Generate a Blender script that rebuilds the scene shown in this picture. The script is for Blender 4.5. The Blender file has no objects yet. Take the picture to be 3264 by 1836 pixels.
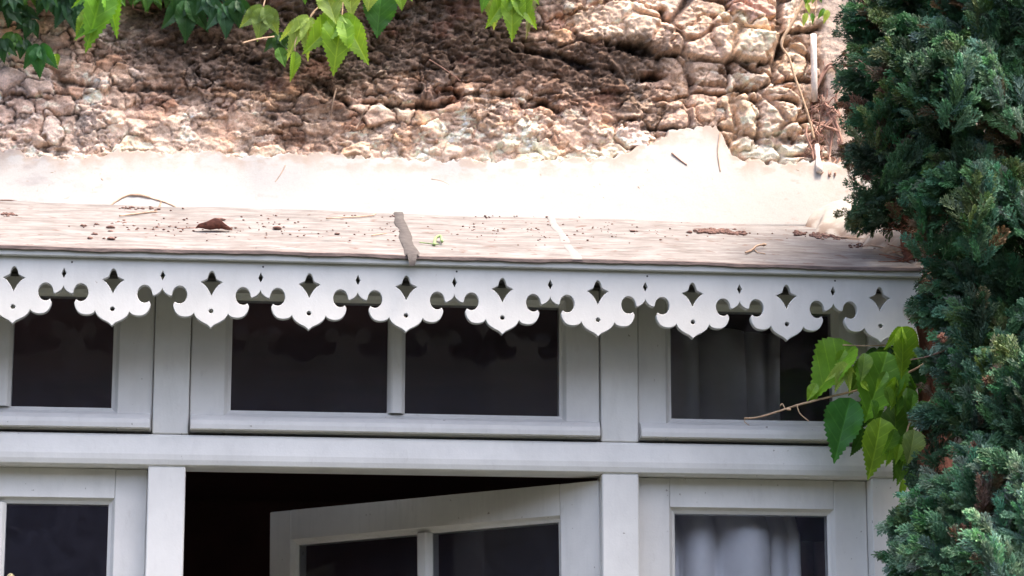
import bpy, math, random
import numpy as np
from mathutils import Matrix, Vector
R=math.radians
S=bpy.context.scene
col=S.collection
random.seed(7); rng=np.random.default_rng(11)

# ------------------------------------------------------------------ camera
PW,PH,F=3264,1836,8500.0
YAW,PITCH,ROLL=R(6.26606),R(11.71580),R(0.08763)
D=4.85169; CZ=1.6
def _m():
    cr,sr=math.cos(ROLL),math.sin(ROLL); cp,sp=math.cos(PITCH),math.sin(PITCH); cy,sy=math.cos(YAW),math.sin(YAW)
    Rz=np.array([[cr,-sr,0],[sr,cr,0],[0,0,1]]); B=np.array([[1,0,0],[0,0,-1],[0,1,0]])
    Rx=np.array([[1,0,0],[0,cp,-sp],[0,sp,cp]]); Ry=np.array([[cy,sy,0],[-sy,cy,0],[0,0,1]])
    return Ry@Rx@B@Rz
CM=_m()
cam=bpy.data.cameras.new('camera'); co=bpy.data.objects.new('camera',cam); col.objects.link(co)
m4=Matrix([list(CM[i])+[0] for i in range(3)]+[[0,0,0,1]]); m4.translation=Vector((0,-D,CZ)); co.matrix_world=m4
cam.sensor_width=36; cam.lens=F/PW*36; cam.clip_start=.05; cam.clip_end=500
cam.dof.use_dof=True; cam.dof.focus_distance=5.1; cam.dof.aperture_fstop=9.0
S.camera=co
def P(px,py,Y):
    """measured point -> metres on the vertical plane y=Y (used to read sizes off the survey)"""
    r=CM@np.array([(px-PW/2)/F,-(py-PH/2)/F,-1.0]); t=(D+Y)/r[1]
    return (r[0]*t, r[2]*t+CZ)
K=3264/2576.0
def Q(dx,dy,Y): return P(dx*K,dy*K,Y)

# ------------------------------------------------------------------ world, sun, exposure
SUN_DIR=Vector((0.30,-0.165,0.92)).normalized()      # towards the sun
w=bpy.data.worlds.new('World'); S.world=w; w.use_nodes=True
nt=w.node_tree; bg=nt.nodes['Background']; sk=nt.nodes.new('ShaderNodeTexSky')
sk.sky_type='NISHITA'; sk.sun_disc=False; sk.sun_elevation=math.asin(SUN_DIR.z); sk.sun_rotation=math.atan2(SUN_DIR.x,SUN_DIR.y)
sk.air_density=1.0; sk.dust_density=7.0; sk.ozone_density=1.0
nt.links.new(sk.outputs[0],bg.inputs[0]); bg.inputs[1].default_value=.15
sl=bpy.data.lights.new('sun','SUN'); sl.energy=1.25; sl.angle=R(9); sl.color=(1,.86,.70)
so=bpy.data.objects.new('sun',sl); col.objects.link(so); so.rotation_euler=SUN_DIR.to_track_quat('Z','Y').to_euler(); so.location=(1,-3,8)
S.view_settings.view_transform='Standard'; S.view_settings.look='None'; S.view_settings.gamma=1
S.view_settings.exposure=2.12
S.cycles.max_bounces=8

# ------------------------------------------------------------------ helpers
def tag(o,label=None,cat=None,group=None,kind=None):
    if label:o['label']=label
    if cat:o['category']=cat
    if group:o['group']=group
    if kind:o['kind']=kind
    return o
def empty(name,loc,label,cat,group=None):
    o=bpy.data.objects.new(name,None); col.objects.link(o); o.location=loc; o.empty_display_size=.05
    return tag(o,label,cat,group)
def link(name,me,m,parent=None,smooth=False):
    o=bpy.data.objects.new(name,me); col.objects.link(o)
    if m and not me.materials: me.materials.append(m)
    if parent:
        o.parent=parent
        # geometry is written in world metres: cancel every parent's placement
        t=Vector(); p=parent
        while p: t+=p.location; p=p.parent
        o.location=-t
    if smooth:
        me.shade_smooth()
    return o
def mesh(verts,faces):
    me=bpy.data.meshes.new('m'); me.from_pydata([tuple(v) for v in verts],[],[tuple(f) for f in faces]); me.update(); return me
def np_mesh(V,Fq,name='m'):
    """fast mesh from arrays; Fq (n,k)"""
    me=bpy.data.meshes.new(name); V=np.asarray(V,np.float32); Fq=np.asarray(Fq,np.int32); k=Fq.shape[1]
    me.vertices.add(len(V)); me.vertices.foreach_set('co',V.ravel())
    me.loops.add(Fq.size); me.loops.foreach_set('vertex_index',Fq.ravel())
    me.polygons.add(len(Fq)); me.polygons.foreach_set('loop_start',np.arange(len(Fq),dtype=np.int32)*k)
    me.update(calc_edges=True); me.validate(); return me
def set_col(me,name,C):
    a=me.color_attributes.new(name,'FLOAT_COLOR','POINT'); C=np.asarray(C,np.float32)
    if C.shape[1]==3: C=np.concatenate([C,np.ones((len(C),1),np.float32)],1)
    a.data.foreach_set('color',C.ravel())
class MB:
    def __init__(s): s.v=[]; s.f=[]
    def box(s,x0,x1,y0,y1,z0,z1,bev=0.0015):
        # chamfered box (every edge cut) so that painted timber catches light on its arrises
        b=min(bev,abs(x1-x0)/3,abs(y1-y0)/3,abs(z1-z0)/3); n=len(s.v); c=((x0+x1)/2,(y0+y1)/2,(z0+z1)/2); h=((x1-x0)/2,(y1-y0)/2,(z1-z0)/2)
        idx={}
        for sx in(-1,1):
            for sy in(-1,1):
                for sz in(-1,1):
                    for a in range(3):
                        p=[h[0]-b,h[1]-b,h[2]-b]; p[a]=h[a]; sg=(sx,sy,sz)
                        idx[(sx,sy,sz,a)]=len(s.v); s.v.append(tuple(c[i]+sg[i]*p[i] for i in range(3)))
        def F(q):
            # orient outward
            P_=[Vector(s.v[i]) for i in q]; nrm=(P_[1]-P_[0]).cross(P_[2]-P_[0]); ctr=sum(P_,Vector())/len(P_)-Vector(c)
            s.f.append(tuple(q) if nrm.dot(ctr)>0 else tuple(reversed(q)))
        for a in range(3):
            o=[i for i in range(3) if i!=a]
            for sa in(-1,1):
                q=[]
                for (p,r) in((-1,-1),(1,-1),(1,1),(-1,1)):
                    k=[0,0,0]; k[a]=sa;k[o[0]]=p;k[o[1]]=r; q.append(idx[(*k,a)])
                F(q)
        for a in range(3):
            o=[i for i in range(3) if i!=a]
            for p in(-1,1):
                for r in(-1,1):
                    k1=[0,0,0];k1[o[0]]=p;k1[o[1]]=r;k1[a]=-1;k2=list(k1);k2[a]=1
                    F([idx[(*k1,o[0])],idx[(*k2,o[0])],idx[(*k2,o[1])],idx[(*k1,o[1])]])
        for sx in(-1,1):
            for sy in(-1,1):
                for sz in(-1,1): F([idx[(sx,sy,sz,a)] for a in range(3)])
    def prof_x(s,x0,x1,prof):
        """profile (y,z) closed loop swept along x"""
        n=len(s.v);k=len(prof)
        for x in(x0,x1):
            for (y,z) in prof: s.v.append((x,y,z))
        for i in range(k): s.f.append((n+i,n+(i+1)%k,n+k+(i+1)%k,n+k+i))
        s.f.append(tuple(n+i for i in reversed(range(k)))); s.f.append(tuple(n+k+i for i in range(k)))
    def tube(s,pts,rad,seg=7,wob=0):
        pts=[Vector(p) for p in pts]; n0=len(s.v); m=len(pts)
        rad=rad if hasattr(rad,'__len__') else [rad]*m
        for i,p in enumerate(pts):
            t=(pts[min(i+1,m-1)]-pts[max(i-1,0)]).normalized(); a=t.cross(Vector((.3,1,.2))).normalized(); b=t.cross(a)
            for k in range(seg):
                g=2*math.pi*k/seg; r=rad[i]*(1+wob*random.uniform(-1,1)); s.v.append(tuple(p+a*math.cos(g)*r+b*math.sin(g)*r))
        for i in range(m-1):
            for k in range(seg):
                s.f.append((n0+i*seg+k,n0+i*seg+(k+1)%seg,n0+(i+1)*seg+(k+1)%seg,n0+(i+1)*seg+k))
        s.f.append(tuple(n0+k for k in reversed(range(seg)))); s.f.append(tuple(n0+(m-1)*seg+k for k in range(seg)))
    def blob(s,c,r,seed,lump=.35,nu=10,nv=7):
        g=random.Random(seed); n0=len(s.v); ph=[g.uniform(0,6.3) for _ in range(6)]
        for j in range(nv+1):
            th=math.pi*j/nv
            for i in range(nu):
                a=2*math.pi*i/nu
                k=1+lump*(math.sin(2*a+ph[0])*math.sin(th*2+ph[1])+.6*math.sin(3*a+ph[2]+th*3)+.5*math.sin(5*th+ph[3]+a))*.6
                s.v.append((c[0]+r[0]*k*math.sin(th)*math.cos(a),c[1]+r[1]*k*math.sin(th)*math.sin(a),c[2]+r[2]*k*math.cos(th)))
        for j in range(nv):
            for i in range(nu): s.f.append((n0+j*nu+i,n0+j*nu+(i+1)%nu,n0+(j+1)*nu+(i+1)%nu,n0+(j+1)*nu+i))
    def build(s,name,m,parent=None,smooth=False):
        me=mesh(s.v,s.f); return link(name,me,m,parent,smooth)
def smoothpath(pts,n=6):
    out=[]; p=[Vector(q) for q in pts]; p=[p[0]]+p+[p[-1]]
    for i in range(1,len(p)-2):
        for k in range(n):
            t=k/n; a,b,c,d=p[i-1],p[i],p[i+1],p[i+2]
            out.append(.5*((2*b)+(c-a)*t+(2*a-5*b+4*c-d)*t*t+(3*b-a-3*c+d)*t**3))
    out.append(p[-2]); return out

# numpy noise ---------------------------------------------------------
def vnoise(x,y,seed=0):
    xi=np.floor(x).astype(np.int64); yi=np.floor(y).astype(np.int64); fx=x-xi; fy=y-yi
    fx=fx*fx*fx*(fx*(fx*6-15)+10); fy=fy*fy*fy*(fy*(fy*6-15)+10)
    def h(a,b):
        n=(a*374761393+b*668265263+seed*1442695041)&0xffffffff; n=((n^(n>>13))*1274126177)&0xffffffff; n=n^(n>>16); return (n&0xffff)/65535.0
    return (h(xi,yi)*(1-fx)+h(xi+1,yi)*fx)*(1-fy)+(h(xi,yi+1)*(1-fx)+h(xi+1,yi+1)*fx)*fy
def fbm(x,y,seed=0,o=5,g=.5):
    a=1;s=0;t=0
    for i in range(o): s=s+a*vnoise(x*2**i+17.3*i,y*2**i-9.1*i,seed+i); t+=a; a*=g
    return s/t
def worley(x,y,seed=0,full=False):
    xi=np.floor(x).astype(np.int64); yi=np.floor(y).astype(np.int64)
    f1=np.full(x.shape,9.0); f2=f1.copy(); cid=np.zeros(x.shape); ox_=cid.copy(); oy_=cid.copy()
    def h(a,b,s):
        n=(a*374761393+b*668265263+s*1442695041)&0xffffffff; n=((n^(n>>13))*1274126177)&0xffffffff; n=n^(n>>16); return (n&0xffff)/65535.0
    for i in(-1,0,1):
        for j in(-1,0,1):
            cx=xi+i; cy=yi+j; px=cx+.12+.76*h(cx,cy,seed); py=cy+.12+.76*h(cx,cy,seed+5)
            d=np.hypot(px-x,py-y); c=h(cx,cy,seed+9)
            near=d<f1; f2=np.where(near,f1,np.minimum(f2,d)); cid=np.where(near,c,cid); f1=np.where(near,d,f1)
            if full: ox_=np.where(near,x-px,ox_); oy_=np.where(near,y-py,oy_)
    return (f1,f2,cid,ox_,oy_) if full else (f1,f2,cid)
def facet(x,y,seed,tilt=1.0):
    """broken stone: every cell a tilted flat face at its own height; returns height, edge distance, id"""
    f1,f2,c,ox,oy=worley(x,y,seed,True); gx=np.sin(c*97.0)*tilt; gy=np.cos(c*57.0)*tilt
    e=f2-f1; return (np.mod(c*31.7,1)-.5)+gx*ox+gy*oy-.5*(1-sst(0,.22,e)), e, c
def sst(a,b,x): t=np.clip((x-a)/(b-a),0,1); return t*t*(3-2*t)

# ------------------------------------------------------------------ materials
class NT:
    def __init__(s,name):
        s.m=bpy.data.materials.new(name); s.m.use_nodes=True; s.t=s.m.node_tree; s.b=s.t.nodes['Principled BSDF']
    def n(s,t,**k):
        n=s.t.nodes.new(t)
        for a,b in k.items(): setattr(n,a,b)
        return n
    def l(s,a,b): s.t.links.new(a,b)
    def noise(s,scale,detail=4,rough=.55,vec=None,st=None):
        n=s.n('ShaderNodeTexNoise'); n.inputs['Scale'].default_value=scale; n.inputs['Detail'].default_value=detail; n.inputs['Roughness'].default_value=rough
        if vec is None:
            g=s.n('ShaderNodeNewGeometry'); vec=g.outputs['Position']
        if st:
            mp=s.n('ShaderNodeMapping'); mp.inputs['Scale'].default_value=st; s.l(vec,mp.inputs[0]); vec=mp.outputs[0]
        s.l(vec,n.inputs['Vector']); return n.outputs['Fac']
    def ramp(s,f,stops):
        r=s.n('ShaderNodeValToRGB'); e=r.color_ramp.elements
        while len(e)<len(stops): e.new(.5)
        for q,(p,c) in zip(e,stops): q.position=p; q.color=(*c,1) if len(c)==3 else c
        s.l(f,r.inputs[0]); return r.outputs[0]
    def mix(s,f,a,b,bt='MIX'):
        n=s.n('ShaderNodeMix',data_type='RGBA',blend_type=bt)
        for v,i in((f,0),(a,6),(b,7)):
            if hasattr(v,'is_linked') : s.l(v,n.inputs[i])
            elif i==0: n.inputs[i].default_value=v
            else: n.inputs[i].default_value=(*v,1)
        return n.outputs[2]
    def bump(s,h,dist,strength=1):
        n=s.n('ShaderNodeBump'); n.inputs['Distance'].default_value=dist; n.inputs['Strength'].default_value=strength; s.l(h,n.inputs['Height']); s.l(n.outputs[0],s.b.inputs['Normal']); return n
def paint(name,c,rough=.5,dirt=.25,dirtc=(.33,.29,.26)):
    k=NT(name); f=k.noise(9,5,.6); f2=k.noise(55,4,.65,st=(1,1,.35)); f3=k.noise(230,2); f4=k.noise(130,3,.6,st=(.25,1,.06)); f5=k.noise(75,3,.5)
    a=k.mix(k.ramp(f,[(.35,(0,0,0)),(.75,(1,1,1))]),c,tuple(x*.86 for x in c))
    a=k.mix(k.ramp(f4,[(.5,(0,0,0)),(.75,(.3,.3,.3))]),a,tuple(x*.72 for x in c))
    a=k.mix(k.ramp(f5,[(.735,(0,0,0)),(.75,(.65,.65,.65))]),a,(.22,.18,.15))
    sp=k.ramp(f2,[(.63,(0,0,0)),(.80,(dirt,)*3)])
    a=k.mix(sp,a,dirtc); k.l(a,k.b.inputs['Base Color']); k.b.inputs['Roughness'].default_value=rough
    k.b.inputs['Specular IOR Level'].default_value=.35
    h=k.mix(.35,f2,f3); k.bump(h,.0012,.5); return k.m
M={}
M['paint']=paint('grey_white_paint',(.79,.775,.755))
M['board']=paint('board_white_paint',(.615,.615,.605),.45,.12)
M['sash']=paint('sash_paint',(.76,.742,.725),.45)
# ledge: old painted boards, pale pinkish, streaked and stained
k=NT('ledge_paint'); f=k.noise(14,6,.65,st=(1,3,3)); g=k.noise(70,5,.7,st=(.22,1,1)); s=k.noise(46,3,.5,st=(.7,1,1))
a=k.ramp(f,[(.32,(.105,.097,.096)),(.48,(.170,.158,.154)),(.66,(.220,.214,.214))])
a=k.mix(k.ramp(g,[(.46,(0,0,0)),(.68,(.8,)*3)]),a,(.085,.065,.06))
a=k.mix(k.ramp(s,[(.63,(0,0,0)),(.68,(.8,)*3)]),a,(.10,.055,.045))
k.l(a,k.b.inputs['Base Color']); k.b.inputs['Roughness'].default_value=.8; k.bump(g,.002,.6); M['ledge']=k.m
k=NT('ledge_edge'); f=k.noise(60,4,.6,st=(.4,1,1)); a=k.ramp(f,[(.3,(.06,.045,.045)),(.75,(.20,.15,.14))]); k.l(a,k.b.inputs['Base Color']); k.b.inputs['Roughness'].default_value=.8; k.bump(f,.002); M['edge']=k.m
k=NT('joint_strip'); f=k.noise(60,4,.6); a=k.ramp(f,[(.3,(.04,.034,.034)),(.75,(.085,.075,.073))]); k.l(a,k.b.inputs['Base Color']); k.b.inputs['Roughness'].default_value=.9; k.bump(f,.002); M['joint']=k.m
# vertex coloured mineral surfaces
def mineral(name,bump=.003,rough=.95,amt=.75):
    k=NT(name); at=k.n('ShaderNodeAttribute'); at.attribute_name='Col'
    f=k.noise(260,5,.7); f2=k.noise(95,4,.7)
    a=k.mix(amt,at.outputs['Color'],k.ramp(f,[(.25,(.45,.42,.40)),(.5,(1,1,1)),(.8,(1.5,1.45,1.4))]),'MULTIPLY')
    k.l(a,k.b.inputs['Base Color']); k.b.inputs['Roughness'].default_value=rough; k.b.inputs['Specular IOR Level'].default_value=.2
    k.bump(k.mix(.5,f,f2),bump); return k.m
M['stone']=mineral('rubble_stone'); M['plaster']=mineral('lime_plaster',.0006,.95,.15)
def plain(name,c,rough=.8,var=.35,scale=60,bump=.001,st=None):
    k=NT(name); f=k.noise(scale,4,.6,st=st); a=k.ramp(f,[(.3,tuple(x*(1-var) for x in c)),(.7,tuple(min(1,x*(1+var)) for x in c))]); k.l(a,k.b.inputs['Base Color']); k.b.inputs['Roughness'].default_value=rough
    k.bump(f,bump); return k.m
M['twig']=plain('dry_twig',(.36,.25,.18)); M['root']=plain('dead_root',(.30,.17,.13),.9,.5); M['joint_pale']=plain('pale_joint_strip',(.205,.195,.192),.8,.1); M['pale']=plain('bleached_stem',(.62,.55,.50),.8,.25)
M['tan']=plain('tan_stem',(.50,.34,.22)); M['litter']=plain('litter',(.16,.09,.075),.95,.5,150,.003)
M['dryleaf']=plain('dried_leaf',(.19,.07,.05),.6,.5,120); M['bark']=plain('cypress_bark',(.20,.075,.05),.95,.5,60,.006,(1,1,.25))
M['dirtstain']=plain('soil_shade',(.17,.12,.10),.95)
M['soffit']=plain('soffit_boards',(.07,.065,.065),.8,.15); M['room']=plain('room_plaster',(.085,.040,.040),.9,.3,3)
M['curtain']=plain('curtain_cloth',(.86,.84,.86),.95,.04,20); M['pink']=plain('pink_cloth',(.45,.34,.35),.95,.1,20)
M['ground']=plain('dark_lawn',(.022,.026,.016),.95,.3,8,.01); M['brass']=plain('brass',(.6,.5,.25),.4)
M['house']=plain('opposite_render',(.40,.37,.38),.9,.15,2); M['tiles']=plain('roof_tiles',(.13,.08,.06),.9,.3,6)
# window glass: thin pane, clear with a weak mirror
k=NT('window_glass'); o=k.t.nodes['Material Output']; tr=k.n('ShaderNodeBsdfTransparent'); gl=k.n('ShaderNodeBsdfGlossy'); gl.inputs['Roughness'].default_value=.03
tr.inputs[0].default_value=(.94,.95,.96,1); fr=k.n('ShaderNodeFresnel'); fr.inputs[0].default_value=1.30; mx=k.n('ShaderNodeMixShader')
df=k.n('ShaderNodeBsdfDiffuse'); df.inputs[0].default_value=(.32,.32,.46,1); mx2=k.n('ShaderNodeMixShader')
dn=k.noise(38,5,.7); k.l(k.ramp(dn,[(.35,(.022,)*3),(.68,(.045,)*3),(.76,(.09,)*3),(.80,(.26,)*3)]),mx2.inputs[0])
k.l(fr.outputs[0],mx.inputs[0]); k.l(tr.outputs[0],mx.inputs[1]); k.l(gl.outputs[0],mx.inputs[2])
k.l(mx.outputs[0],mx2.inputs[1]); k.l(df.outputs[0],mx2.inputs[2]); k.l(mx2.outputs[0],o.inputs[0]); M['glass']=k.m
# leaves: colour attribute, veins from UV, a little light through the blade
def leafmat(name,vein,transl=.35,rough=.38,tint=(1.5,1.5,.6)):
    k=NT(name); at=k.n('ShaderNodeAttribute'); at.attribute_name='Col'; uv=k.n('ShaderNodeUVMap'); sp=k.n('ShaderNodeSeparateXYZ'); k.l(uv.outputs[0],sp.inputs[0])
    def mt(op,a,b=None,c=None):
        n=k.n('ShaderNodeMath',operation=op)
        for i,v in enumerate((a,b,c)):
            if v is None: continue
            if hasattr(v,'is_linked'): k.l(v,n.inputs[i])
            else: n.inputs[i].default_value=v
        return n.outputs[0]
    ax=mt('ABSOLUTE',sp.outputs[0]); mid=mt('LESS_THAN',ax,.014)
    q=mt('FRACT',mt('MULTIPLY',mt('ADD',sp.outputs[1],mt('MULTIPLY',ax,.95)),5.5)); side=mt('MULTIPLY',mt('LESS_THAN',q,.10),.7)
    v=mt('MAXIMUM',mid,side); v=mt('MULTIPLY',v,vein)
    g=k.noise(60,4,.6); base=k.mix(.4,at.outputs['Color'],k.ramp(g,[(.3,(.55,.6,.5)),(.7,(1.35,1.3,1.2))]),'MULTIPLY')
    lt=k.mix(1.0,base,(2.0,1.7,1.7),'MULTIPLY'); c=k.mix(v,base,lt); k.l(c,k.b.inputs['Base Color']); k.b.inputs['Roughness'].default_value=rough
    k.b.inputs['Specular IOR Level'].default_value=.4
    h=mt('SUBTRACT',g,v); k.bump(h,.0012,.7)
    t=k.n('ShaderNodeBsdfTranslucent'); k.l(k.mix(1.0,c,tint,'MULTIPLY'),t.inputs[0]); mx=k.n('ShaderNodeMixShader'); mx.inputs[0].default_value=transl
    o=k.t.nodes['Material Output']; k.l(k.b.outputs[0],mx.inputs[1]); k.l(t.outputs[0],mx.inputs[2]); k.l(mx.outputs[0],o.inputs[0]); return k.m
M['leaf']=leafmat('vine_leaf',.55)
k=NT('cypress_scale_leaf'); at=k.n('ShaderNodeAttribute'); at.attribute_name='Col'; k.l(at.outputs['Color'],k.b.inputs['Base Color']); k.b.inputs['Roughness'].default_value=.6
t=k.n('ShaderNodeBsdfTranslucent'); k.l(at.outputs['Color'],t.inputs[0]); mx=k.n('ShaderNodeMixShader'); mx.inputs[0].default_value=.2; k.l(k.b.outputs[0],mx.inputs[1]); k.l(t.outputs[0],mx.inputs[2]); k.l(mx.outputs[0],k.t.nodes['Material Output'].inputs[0]); M['cyp']=k.m

# ------------------------------------------------------------------ key planes (metres)
YB=0.0; TB=.016          # lace board front, thickness
YF=.165                  # face of the window posts
YW=.50                   # face of the stone wall above the lean-to ledge
ZL=P(1500,815,0)[1]      # ledge front edge height
ZT1=P(1000,1391,YF)[1]; ZT0=P(1000,1494,YF)[1]       # transom top / bottom
ZHEAD=P(1440,975,YF+.03)[1]                           # top of the panes
ZBACK=ZL+.43*(YW-YB)+.004
XR=P(2925,845,0)[0]                                   # right end of the board
XL=-1.3
house=empty('stone_house',(0,YW,0),'stone house wall with a pale timber window bay under a white fretwork board','house')

# ---- ground, unseen house and added hedges that block low sky and dim the panes
g=MB(); g.v=[(-150,-150,0),(150,-150,0),(150,150,0),(-150,150,0)]; g.f=[(0,1,2,3)]
tag(g.build('ground',M['ground']),kind='structure')
oh=empty('unseen_house',(0,-12,0),'dark rendered house facing the windows from across the yard','house')
b=MB(); b.box(-16,18,-20,-12,0,5.4,.01); b.build('wall',M['house'],oh)
b=MB(); b.prof_x(-16.4,18.4,[(-20.5,5.41),(-11.6,5.41),(-16,7.2)]); b.build('roof',M['tiles'],oh)
b=MB(); g_=random.Random(2)
for i in range(57):
    for j in range(9):
        ph=i/56; y=-9.5+[0,.25,.35,.4,.3,-.2,-.9,-1.2,-1.3][j]+g_.uniform(-.1,.1); z=[0,.9,1.9,2.9,3.8,4.45,4.45,3.0,0][j]+g_.uniform(-.08,.08)*(j not in(0,8)); b.v.append((-12+26*ph,y,z))
for i in range(56):
    for j in range(8): q=i*9+j; b.f.append((q,q+9,q+10,q+1))
M['added_hedge']=plain('added_hedge_leaves',(.014,.018,.012),.8,.5,8,.02)
tag(b.build('added_hedge',M['added_hedge']),'clipped dark hedge across the yard opposite the windows','added_hedge')  # added out of view as a dark blocker for the pane reflections

b=MB(); g_=random.Random(3)
for i in range(25):
    for j in range(6): b.v.append((-7.5+[0,.3,.3,-.3,-.9,-1.0][j]+g_.uniform(-.1,.1),-9+8*i/24,[0,1.6,3.4,4.2,3.6,0][j]))
for i in range(24):
    for j in range(5): q=i*6+j; b.f.append((q,q+6,q+7,q+1))
tag(b.build('added_hedge',M['added_hedge'],None,True),'added unseen hedging at the left, keeping low sky off the open casement','added_hedge')  # added occluder, keeps the low left sky out of the casement glass
# ---- lace board -------------------------------------------------------
SX=P(1295,914.7,0)[0]; SZ=P(1295,914.7,0)[1]; U=.09/666.0
def bz(zx,zy):   # survey drawing coordinates of one repeat (835 = axis) -> metres from star centre
    ax=832+(zy-410)*(-0.004)
    fx,fz=P(1100+zx/4.293,820+(zy+(832-zx)*.024)/4.293,0)
    return (fx-SX,fz-SZ)
def rel(x,y): return ((x-832)*U,(410-y)*U*1.035)
half=[(832,1025),(850,1005),(880,980),(920,960),(960,940),(1000,915),(1030,888),(1050,858),(1064,828),
      (1080,850),(1105,866),(1140,877),(1180,882),(1225,878),(1262,866),(1295,842),(1320,808),(1337,770),(1345,735),(1343,712),(1333,702)]
cx,cy,rx,ry=1262,585,101,119
circ=[]
for i in range(0,25):
    a=R(52)+ (2*math.pi-R(52)-R(8))*i/24       # from lower right, round by the left, to the right side
    a2=R(52)+ (R(352)-R(52))*i/24
    circ.append((cx+rx*math.cos(a2),cy+ry*math.sin(a2)))
ogee=[(1366,590),(1378,603),(1398,600),(1425,588),(1452,570),(1475,548),(1489,525),(1498,500)]
path=[rel(*p) for p in half+circ+ogee]
outline_half=path
def star():
    pts=[]
    q=[(832,258),(850,264),(868,290),(882,330),(890,362),(925,382),(955,394),(982,408),(960,420),(925,445),(890,485),(862,530),(845,565),(833,592)]
    r=[rel(*p) for p in q]; l=[(-x,z) for x,z in reversed(r[1:-1])]; return r+l
def diamond():
    return [(.09+ (x)*U,(410-y)*U*1.035) for x,y in((0,262),(14,295),(33,330),(14,370),(0,402),(-14,370),(-33,330),(-14,295))]
def dot():
    return [(31*U*math.cos(2*math.pi*i/20),rel(0,797)[1]+31*U*math.sin(2*math.pi*i/20)) for i in range(20)]
n0,n1=-8,5
ZTOP=ZL-.012
loops=[]; bottom=[]
for n in range(n0,n1+1):
    ox=SX+.18*n; cut=XR+.0005
    L=[(ox-x,SZ+z) for x,z in reversed(outline_half)]+[(ox+x,SZ+z) for x,z in outline_half[1:]]
    bottom+=[p for p in L if not bottom or p!=bottom[-1]] 
    if ox+.02<cut: 
        loops.append([(ox+x,SZ+z) for x,z in star()]); loops.append([(ox+x,SZ+z) for x,z in dot()])
    if ox+.1<cut: loops.append([(ox+x,SZ+z) for x,z in diamond()])
# clip at right end of the board (keeps circle partly cut, as on the real board)
clean=[]
for p in bottom:
    if p[0]>XR:
        clean.append((XR,p[1])) if (not clean or clean[-1][0]<XR) else None
        continue
    if clean and math.hypot(p[0]-clean[-1][0],p[1]-clean[-1][1])<2e-4: continue
    clean.append(p)
clean=[p for p in clean if p[0]<=XR]
left=clean[0][0]
outer=clean+[(XR,clean[-1][1]),(XR,ZTOP),(left,ZTOP)]
cu=bpy.data.curves.new('c','CURVE'); cu.dimensions='2D'; cu.fill_mode='BOTH'; cu.extrude=TB/2-.0008; cu.bevel_depth=.0008; cu.bevel_resolution=1; cu.offset=-.0008
for L in [outer]+loops:
    sp=cu.splines.new('POLY'); sp.points.add(len(L)-1); sp.use_cyclic_u=True
    for i,(x,z) in enumerate(L): sp.points[i].co=(x,z,0,1)
tmp=bpy.data.objects.new('tmp',cu); col.objects.link(tmp); dg=bpy.context.evaluated_depsgraph_get()
me=bpy.data.meshes.new_from_object(tmp.evaluated_get(dg)); bpy.data.objects.remove(tmp); bpy.data.curves.remove(cu)
me.transform(Matrix(((1,0,0,0),(0,0,-1,YB+TB/2),(0,1,0,0),(0,0,0,1)))); me.materials.clear()
link('fretwork_board',me,M['board'],house)
# batten along the top of the board, and ledge
b=MB(); b.box(left,XR+.006,YB-.011,YB-.0005,ZL-.0225,ZL-.0075,.0018); b.build('batten',M['board'],house)
for xn in (SX-.62,SX-.27,SX+.09,SX+.45,SX+.81,SX+1.17):
    for zn in (ZL-.031,): b=MB(); b.blob((xn+.004,YB-.0004,zn),(.0019,.0007,.0019),1,0,8,5); b.build('nail_head',M['joint'],house)
# ---- sloping ledge (subdivided so that its edge wanders a little)
SL=.43
CXr=XR+.004; BXr=Q(2005,577,YW)[0]
nx,ny=240,26
V=[];Fc=[]
for j in range(ny+1):
    t=j/ny
    xe=CXr+(BXr-CXr)*t
    for i in range(nx+1):
        x=left+(xe-left)*i/nx; y=YB-.016+(YW+.03-YB+.016)*t
        z=ZL+SL*(y-YB)
        z+=.0011*math.sin(x*9+.6)+.0005*math.sin(x*31+y*5)+(.0012*math.sin(y*60) if t>.1 else 0)
        V.append((x,y,z))
for j in range(ny):
    for i in range(nx):
        a_=j*(nx+1)+i; Fc.append((a_,a_+1,a_+nx+2,a_+nx+1))
led=link('ledge',mesh(V,Fc),M['ledge'],house,True)
# lipped dark front edge of the ledge
b=MB(); N=len(V)
for i in range(nx+1):
    x,y,z=V[i]; h=.0048+.0006*math.sin(x*47)+.0004*math.sin(x*133)
    b.v+= [(x,y-.001,z+.0008),(x,y-.001,z-h),(x,y+.016,z-h),(x,y+.016,z+.0008+.016*SL-.001)]
for i in range(nx):
    q=4*i
    for c in range(4): b.f.append((q+c,q+(c+1)%4,q+4+(c+1)%4,q+4+c))
b.f.append((0,3,2,1)); q=4*nx; b.f.append((q,q+1,q+2,q+3))
b.build('drip_edge',M['edge'],led)
b=MB(); b.tube([(x_,YW-.078-.004*math.sin(x_*7),ZL+SL*(YW-.078-.004*math.sin(x_*7))+.0012*math.sin(x_*40)) for x_ in np.linspace(left,BXr-.02,160)],[.0022+.0012*math.sin(i*1.7)*math.sin(i*.31) for i in range(160)],6,.2); b.build('seam',M['litter'],led,True)
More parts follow.
